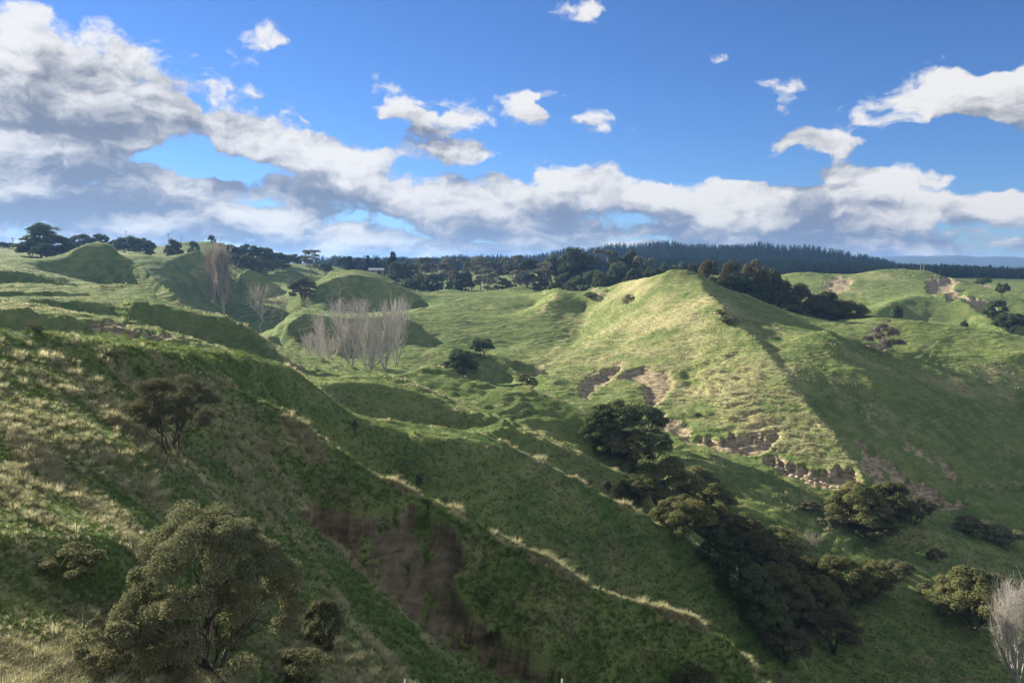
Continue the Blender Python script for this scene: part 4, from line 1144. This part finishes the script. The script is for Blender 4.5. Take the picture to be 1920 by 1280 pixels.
# clay blocks fallen along the foot of the rocky scarp
M_ROCK, kk_ = new_mat("pale clay rock")
o_ = kk_.new('ShaderNodeOutputMaterial'); b_ = kk_.new('ShaderNodeBsdfPrincipled')
n_ = kk_.noise(kk_.new('ShaderNodeTexCoord').outputs['Object'], 2.5, 5, .65)
kk_.put(b_.inputs['Base Color'], kk_.mix(n_, (.30, .25, .17, 1), (.62, .54, .40, 1))); b_.inputs['Roughness'].default_value = 1; kk_.put(o_.inputs[0], b_.outputs[0])
def rock_mesh(seed):
    r = np.random.RandomState(seed); bm = bmesh.new(); bmesh.ops.create_icosphere(bm, subdivisions=2, radius=.5)
    cut = [(r.normal(size=3), r.uniform(.28, .42)) for _ in range(7)]
    for v in bm.verts:
        p = np.array(v.co)
        for n, q in cut:
            n = n / np.linalg.norm(n); t = p @ n
            if t > q: p = p - n * (t - q)
        v.co = p * np.array([1.2, .9, .8])
    me = bpy.data.meshes.new("rock"); bm.to_mesh(me); bm.free(); me.materials.append(M_ROCK); return me
rocks = [rock_mesh(600 + i) for i in range(4)]
RK = [(1462, 880), (1474, 886), (1484, 893), (1494, 896), (1503, 900), (1512, 897), (1520, 903), (1529, 908), (1538, 906), (1548, 911), (1558, 914), (1572, 915), (1446, 872)]
for i, (px, py) in enumerate(RK):
    d_ = hit(px, py); u_, t_ = ray(px, py)
    o = bpy.data.objects.new("rock", rocks[i % 4]); COL.objects.link(o)
    o.location = (u_ * d_, d_, float(ground(u_ * d_, d_)) + .12); o.rotation_euler = (TR.uniform(-.4, .4), TR.uniform(-.4, .4), TR.uniform(0, 6.28)); sc_ = TR.uniform(.5, 1.0); o.scale = (sc_, sc_, sc_)
    o["label"] = "%s pale clay block from the left in the row below the broken scarp" % ordinal(sorted(RK).index((px, py))); o["category"] = "rock"; o["group"] = "clay blocks below the scarp"

# bare poplars in the middle distance
for i, (px, top, d, wp) in enumerate([(590, 622, 186, 72), (622, 588, 190, 100), (655, 568, 184, 100), (688, 598, 189, 96), (720, 584, 185, 96), (742, 566, 191, 70)]):
    tree('poplar', px, top, d, wp, ordinal(i) + " tall leafless poplar, counted left to right, in the pale clump at the gully head", "bare poplar clump", hmin=8)
for i, (px, top, d, wp) in enumerate([(610, 652, 177, 70), (694, 646, 176, 84)]):
    tree('poplar', px, top, d, wp, ("left" if i == 0 else "right") + " of two low leafless poplars along the front foot of the pale clump", "low poplars in front of the clump", hmin=7)
for px, top, d, wp, lb in [(393, 494, 284, 66, "left of the two tan leafless columnar poplars on the dark slope"), (415, 474, 278, 70, "right and taller tan leafless columnar poplar on the dark slope")]:
    tree('lombardy', px, top, d, wp, lb, "tan columnar poplars", hmin=18)
tree('vase', 488, 535, 252, 92, "spreading leafless tree beside the track paddock", hmin=14)
tree('vase', 528, 560, 246, 50, "smaller leafless tree leaning right of the spreading one", hmin=10)
tree('lone', 567, 519, 272, 54, "lone round dark tree on the knoll above the poplar clump")
tree('greytree', 1661, 606, 209, 72, "lone grey lichened tree on the sunlit right-hand knolls")

# trees behind the main hill
for px, top, d, wp, kd, lb in [
    (1330, 486, 276, 54, 'bronze', "bronze-topped tree nearest the main summit"), (1372, 489, 282, 66, 'bronze', "second tree right of the main summit"), (1412, 484, 288, 74, 'bronze', "tallest bronze-topped tree behind the main hill"),
    (1446, 498, 290, 60, 'dark', "dark tree at the right of the upper clump behind the hill"), (1385, 512, 276, 76, 'dark', "dark tree low in the upper clump behind the hill"), (1424, 520, 276, 70, 'dark', "dark tree in the shadow of the upper clump behind the hill"),
    (1462, 523, 292, 70, 'bronze', "left tree of the lower clump behind the shaded shoulder"), (1502, 531, 290, 74, 'bronze', "second tree of the lower clump behind the shaded shoulder"), (1546, 541, 290, 70, 'dark', "tall dark tree of the lower clump"),
    (1484, 553, 282, 64, 'kanuka', "front left tree of the lower clump at the shoulder edge"), (1535, 560, 280, 74, 'bronze', "front middle tree of the lower clump"), (1592, 561, 276, 88, 'kanuka', "broad olive tree ending the lower clump on the right"),
    (1570, 548, 296, 56, 'dark', "dark tree at the back right of the lower clump"), (1618, 585, 282, 50, 'manuka', "small brown tree beyond the broad olive tree"),
    (1682, 566, 336, 22, 'dark', "single dark tree on the shaded far slope"), (1868, 560, 340, 44, 'dark', "dark tree by the far brown slip"), (1898, 580, 330, 54, 'dark', "dark tree at the right edge of the far gully"), (1880, 526, 400, 24, 'dark', "single dark tree near the pale bank at far right"),
    (1845, 520, 470, 30, 'dark', "low dark bush on the far right crest"), (1808, 594, 300, 18, 'dark', "small dark bush peeping over the sunlit right crest")]:
    tree(kd, px, top, d, wp, lb, "trees behind the main hill" if px < 1640 else None, hmin=3)

# left skyline trees
for px, top, d, wp, kd, lb in [
    (74, 420, 262, 78, 'cedar', "tall cedar with level tiers on the left skyline"), (55, 450, 262, 50, 'dark', "dark tree under the left side of the tall cedar"), (108, 443, 256, 66, 'dark', "round tree right of the tall cedar"), (85, 455, 250, 50, 'dark', "low dark tree at the foot of the tall cedar"), (132, 458, 262, 40, 'dark', "small tree between the tall cedar and the bright knoll"),
    (152, 438, 340, 50, 'dark', "left of the two trees behind the bright knoll"), (186, 437, 344, 40, 'dark', "right of the two trees behind the bright knoll"), (214, 449, 340, 30, 'dark', "low bush just right of the bright knoll's top"),
    (242, 437, 330, 56, 'dark', "broad dark tree on the skyline right of the bright knoll"), (268, 446, 330, 44, 'dark', "lower right neighbour of the broad skyline tree"), (18, 458, 330, 30, 'dark', "small tree at the far left edge of the skyline"), (5, 462, 320, 30, 'dark', "bush cut by the left edge of the picture"),
    (325, 447, 316, 34, 'dark', "solitary tree standing in the bright left paddock"), (362, 450, 360, 22, 'dark', "small bush right of the solitary paddock tree"), (397, 440, 400, 14, 'dark', "tiny lone tree on the highest point of the left skyline")]:
    tree(kd, px, top, d, wp, lb, hmin=3)
row = [(415, 455, 372), (430, 458, 378), (448, 458, 380), (466, 457, 384), (480, 463, 384), (492, 460, 390), (505, 470, 384), (520, 473, 386), (535, 478, 390), (440, 472, 352), (462, 476, 350), (486, 480, 352), (510, 486, 356), (530, 489, 360), (548, 476, 430), (566, 478, 440)]
for i, (px, top, d) in enumerate(sorted(row)):
    tree(['dark', 'bronze', 'dark'][i % 3], px, top, d, 30 + 6 * (i % 3), ordinal(i) + " tree from the left in the bush sloping down the left skyline", "bush on the left skyline", hmin=5)
tree('gum', 583, 470, 356, 46, "open-crowned tree on the small knoll between the skyline gap and round hill")
tree('dark', 611, 487, 372, 24, "small dark tree right of the open-crowned knoll tree")

# bush belt behind the central slopes
belt = []
for px, top, d, wp, kd in [
    (640, 484, 430, 26, 'dark'), (654, 481, 436, 28, 'conifer'), (672, 482, 440, 30, 'bronze'), (690, 480, 436, 24, 'conifer'), (704, 484, 440, 26, 'conifer'), (716, 486, 444, 26, 'dark'), (736, 474, 395, 34, 'conifer'), (742, 490, 386, 30, 'dark'),
    (756, 490, 400, 26, 'dark'), (772, 492, 392, 28, 'bronze'), (786, 486, 430, 36, 'gum'), (800, 484, 416, 44, 'gum'), (790, 512, 372, 34, 'bronze'), (770, 518, 366, 32, 'dark'), (812, 510, 366, 32, 'dark'), (826, 496, 374, 46, 'gum'), (842, 485, 400, 48, 'gum'), (850, 515, 362, 30, 'gum'), (866, 500, 372, 40, 'dark'),
    (884, 492, 380, 46, 'gum'), (902, 484, 400, 48, 'gum'), (916, 505, 370, 44, 'gum'), (932, 492, 390, 46, 'gum'), (945, 520, 366, 34, 'bronze'), (960, 480, 410, 54, 'gum'), (976, 508, 376, 46, 'gum'), (992, 482, 406, 48, 'dark'), (1010, 516, 372, 40, 'bronze'), (1022, 494, 392, 44, 'gum'), (1042, 476, 410, 52, 'dark'),
    (1076, 462, 405, 62, 'dark'), (1098, 470, 410, 50, 'dark'), (1060, 510, 370, 44, 'dark'), (1085, 515, 362, 40, 'dark'), (1112, 500, 376, 44, 'dark'), (1140, 470, 400, 56, 'gum'), (1130, 505, 366, 40, 'dark'), (1160, 490, 380, 48, 'dark'), (1182, 466, 400, 46, 'dark'), (1206, 482, 390, 48, 'gum'), (1190, 502, 366, 38, 'dark'), (1226, 494, 376, 40, 'dark'), (1250, 492, 380, 40, 'dark'), (1275, 490, 384, 38, 'dark'), (1300, 492, 380, 34, 'dark'),
    (1068, 528, 330, 30, 'bronze'), (1096, 530, 340, 26, 'dark'), (1130, 520, 345, 26, 'dark'), (1035, 530, 335, 24, 'bronze')]:
    belt.append((px, top, d, wp, kd))
LOOK = {'dark': "dark green", 'conifer': "pointed dark", 'bronze': "brownish", 'gum': "grey-green open-crowned"}
cnt = {}
for px, top, d, wp, kd in sorted(belt):
    i = cnt.get(kd, 0); cnt[kd] = i + 1
    tree(kd, px, top, d, wp * 1.1, "%s %s tree from the left in the bush belt behind the central slopes" % (ordinal(i), LOOK[kd]), "bush belt behind the central slopes", hmin=6)

# pine plantation on the far hills: one mass
pine_src = [c for c in KINDS['conifer']]
def joined(pair, nm):
    g = Geo()
    for me in pair:
        n = len(me.vertices); c = np.empty(n * 3, np.float32); me.vertices.foreach_get('co', c)
        f = np.empty(len(me.loops), np.int32); me.loops.foreach_get('vertex_index', f)
        g.add(c.reshape(-1, 3), f.reshape(-1, 4))
    return g.mesh(nm, L_PINE)
pines = [joined(make_conifer(500 + i, w=.27, layers=9, per=6), "pine") for i in range(4)]
pw = (YY[:-1, :-1] > 640) & (YY[:-1, :-1] < 1250) & (np.abs(UU[:-1, :-1]) < .8)
ex = np.exp(2 * VV)[:-1, :-1]
wgt = pw * du * np.diff(vs)[:, None] * ex * np.clip((UU[:-1, :-1] + .27) / .06, 0, 1)
x, y, z, st, sl = sample_cells(wgt, 30000)
hgt = RNG.uniform(8.5, 11.5, len(x)) * np.clip(.92 + fbm(x / 60, y / 60, 2) * .5, .6, 1.2)
ob = scatter("pine_forest", "dark pine plantation covering the far hills", pines, np.stack([x, y, z], 1), hgt, RNG.uniform(0, 6.28, len(x)), np.zeros(len(x)))
for dbg in DEBUG: print("TREE", dbg)

# ------------------------------------------------------------------ small built things
def box_mesh(name, x0, x1, y0, y1, z0, z1, mat):
    bm = bmesh.new()
    v = [bm.verts.new(p) for p in ((x0, y0, z0), (x1, y0, z0), (x1, y1, z0), (x0, y1, z0), (x0, y0, z1), (x1, y0, z1), (x1, y1, z1), (x0, y1, z1))]
    for q in ((0, 3, 2, 1), (4, 5, 6, 7), (0, 1, 5, 4), (1, 2, 6, 5), (2, 3, 7, 6), (3, 0, 4, 7)): bm.faces.new([v[i] for i in q])
    me = bpy.data.meshes.new(name); bm.to_mesh(me); bm.free(); me.materials.append(mat); return me
def plain_mat(name, c, rough=.8):
    m, k = new_mat(name)
    o = k.new('ShaderNodeOutputMaterial'); b = k.new('ShaderNodeBsdfPrincipled')
    n = k.noise(k.new('ShaderNodeTexCoord').outputs['Object'], 3.0, 4, .6)
    k.put(b.inputs['Base Color'], k.mix(n, tuple(x * .75 for x in c) + (1,), tuple(c) + (1,))); b.inputs['Roughness'].default_value = rough
    k.put(o.inputs[0], b.outputs[0]); return m
M_WALL = plain_mat("weathered pale cladding", (.20, .22, .25)); M_ROOF = plain_mat("grey iron roof", (.34, .36, .39), .5); M_DARK = plain_mat("dark opening", (.03, .03, .035)); M_POST = plain_mat("weathered post", (.30, .27, .23)); M_WHITE = plain_mat("white fibreglass", (.78, .78, .76), .4)
def thing(name, loc, label, cat, rz=0.0, group=None):
    o = bpy.data.objects.new(name, None); COL.objects.link(o); o.location = loc; o.rotation_euler = (0, 0, rz)
    o["label"] = label; o["category"] = cat
    if group: o["group"] = group
    return o
def part(name, me, parent):
    c = bpy.data.objects.new(name, me); COL.objects.link(c); c.parent = parent; return c
def place(px, d):
    u = (px - 960.0) / F_PX / CP
    return u * d, d, float(ground(u * d, d))
x, y, z = place(708, 350)
sh = thing("farm_shed", (x, y, P(708, 513, 350)[2] - .2), "low pale farm shed with grey roof behind the round knoll", "shed", .15)
w1 = part("wall", box_mesh("wall", -3.2, 3.2, -2.2, 2.2, -2.5, 1.9, M_WALL), sh)
bm = bmesh.new()
rv = [bm.verts.new(p) for p in ((-3.5, -2.6, 1.85), (3.5, -2.6, 1.85), (3.5, 0, 2.75), (-3.5, 0, 2.75), (3.5, 2.6, 1.85), (-3.5, 2.6, 1.85), (-3.5, -2.6, 1.75), (3.5, -2.6, 1.75), (3.5, 2.6, 1.75), (-3.5, 2.6, 1.75))]
for q in ((0, 1, 2, 3), (3, 2, 4, 5), (6, 7, 1, 0), (8, 9, 5, 4), (7, 8, 4, 2, 1), (9, 6, 0, 3, 5), (9, 8, 7, 6)): bm.faces.new([rv[i] for i in q])
rme = bpy.data.meshes.new("roof"); bm.to_mesh(rme); bm.free(); rme.materials.append(M_ROOF); part("roof", rme, sh)
part("window", box_mesh("window", -2.2, -1.0, -2.24, -2.19, .5, 1.3, M_DARK), sh); part("door", box_mesh("door", .6, 2.2, -2.24, -2.19, -.3, 1.5, M_DARK), sh)
def pole(px, top, d, label, arms, group=None):
    x, y, z = place(px, d); zt = P(px, top, d)[2]; h = max(zt - z, 5)
    o = thing("utility_pole", (x, y, z), label, "pole", 0.2, group)
    g = Geo(); g.tube([(0, 0, -.5), (0, 0, h * .5), (0, 0, h)], [.17, .15, .12], 8); part("post", g.mesh("post", M_POST), o)
    for q in arms: part("crossarm", box_mesh("crossarm", -1.1, 1.1, -.07, .07, h - q - .07, h - q + .07, M_POST), o)
    return o
pole(324, 437, 405, "utility pole above the solitary tree on the left skyline", [.5])
pole(348, 443, 410, "shorter utility pole right of the one above the solitary tree", [.4])
pole(246, 432, 400, "utility pole rising behind the broad skyline tree", [.5])
pole(1719, 489, 462, "left pole of the pair on the right-hand far hill", [.6], "pole pair")
pole(1725, 489, 462, "right pole of the pair on the right-hand far hill", [.6], "pole pair")
pole(36, 447, 300, "utility pole left of the tall cedar", [.5])
for px, lb in ((750, "left white fence standard at the bottom edge"), (1058, "right white fence standard at the bottom edge")):
    d = 9.0; x, y, z = place(px, d); zt = P(px, 1272, d)[2]
    o = thing("fence_standard", (x, y, z), lb, "fence post", 0, "white fence standards")
    g = Geo(); g.tube([(0, 0, -.3), (0, 0, (zt - z) * .6), (0, 0, zt - z)], [.012, .011, .010], 8); part("rod", g.mesh("rod", M_WHITE), o)
    g = Geo(); g.tube([(-.03, 0, (zt - z) * .8), (.03, 0, (zt - z) * .8)], [.008, .008], 6); part("clip", g.mesh("clip", M_WHITE), o)

# ------------------------------------------------------------------ haze
hz = bpy.data.meshes.new("haze")
bm = bmesh.new(); bmesh.ops.create_cube(bm, size=1.0); bm.to_mesh(hz); bm.free()
haze = bpy.data.objects.new("haze", hz); COL.objects.link(haze)
haze.scale = (22000, 6400, 240); haze.location = (0, 2700, -50)
haze["kind"] = "stuff"; haze["label"] = "thin pale haze in the valley air"
m_h, k = new_mat("haze")
o_ = k.new('ShaderNodeOutputMaterial'); v_ = k.new('ShaderNodeVolumePrincipled')
v_.inputs['Color'].default_value = (.24, .50, 1.0, 1); v_.inputs['Density'].default_value = HAZE; v_.inputs['Anisotropy'].default_value = .35
k.put(o_.inputs['Volume'], v_.outputs[0]); hz.materials.append(m_h)
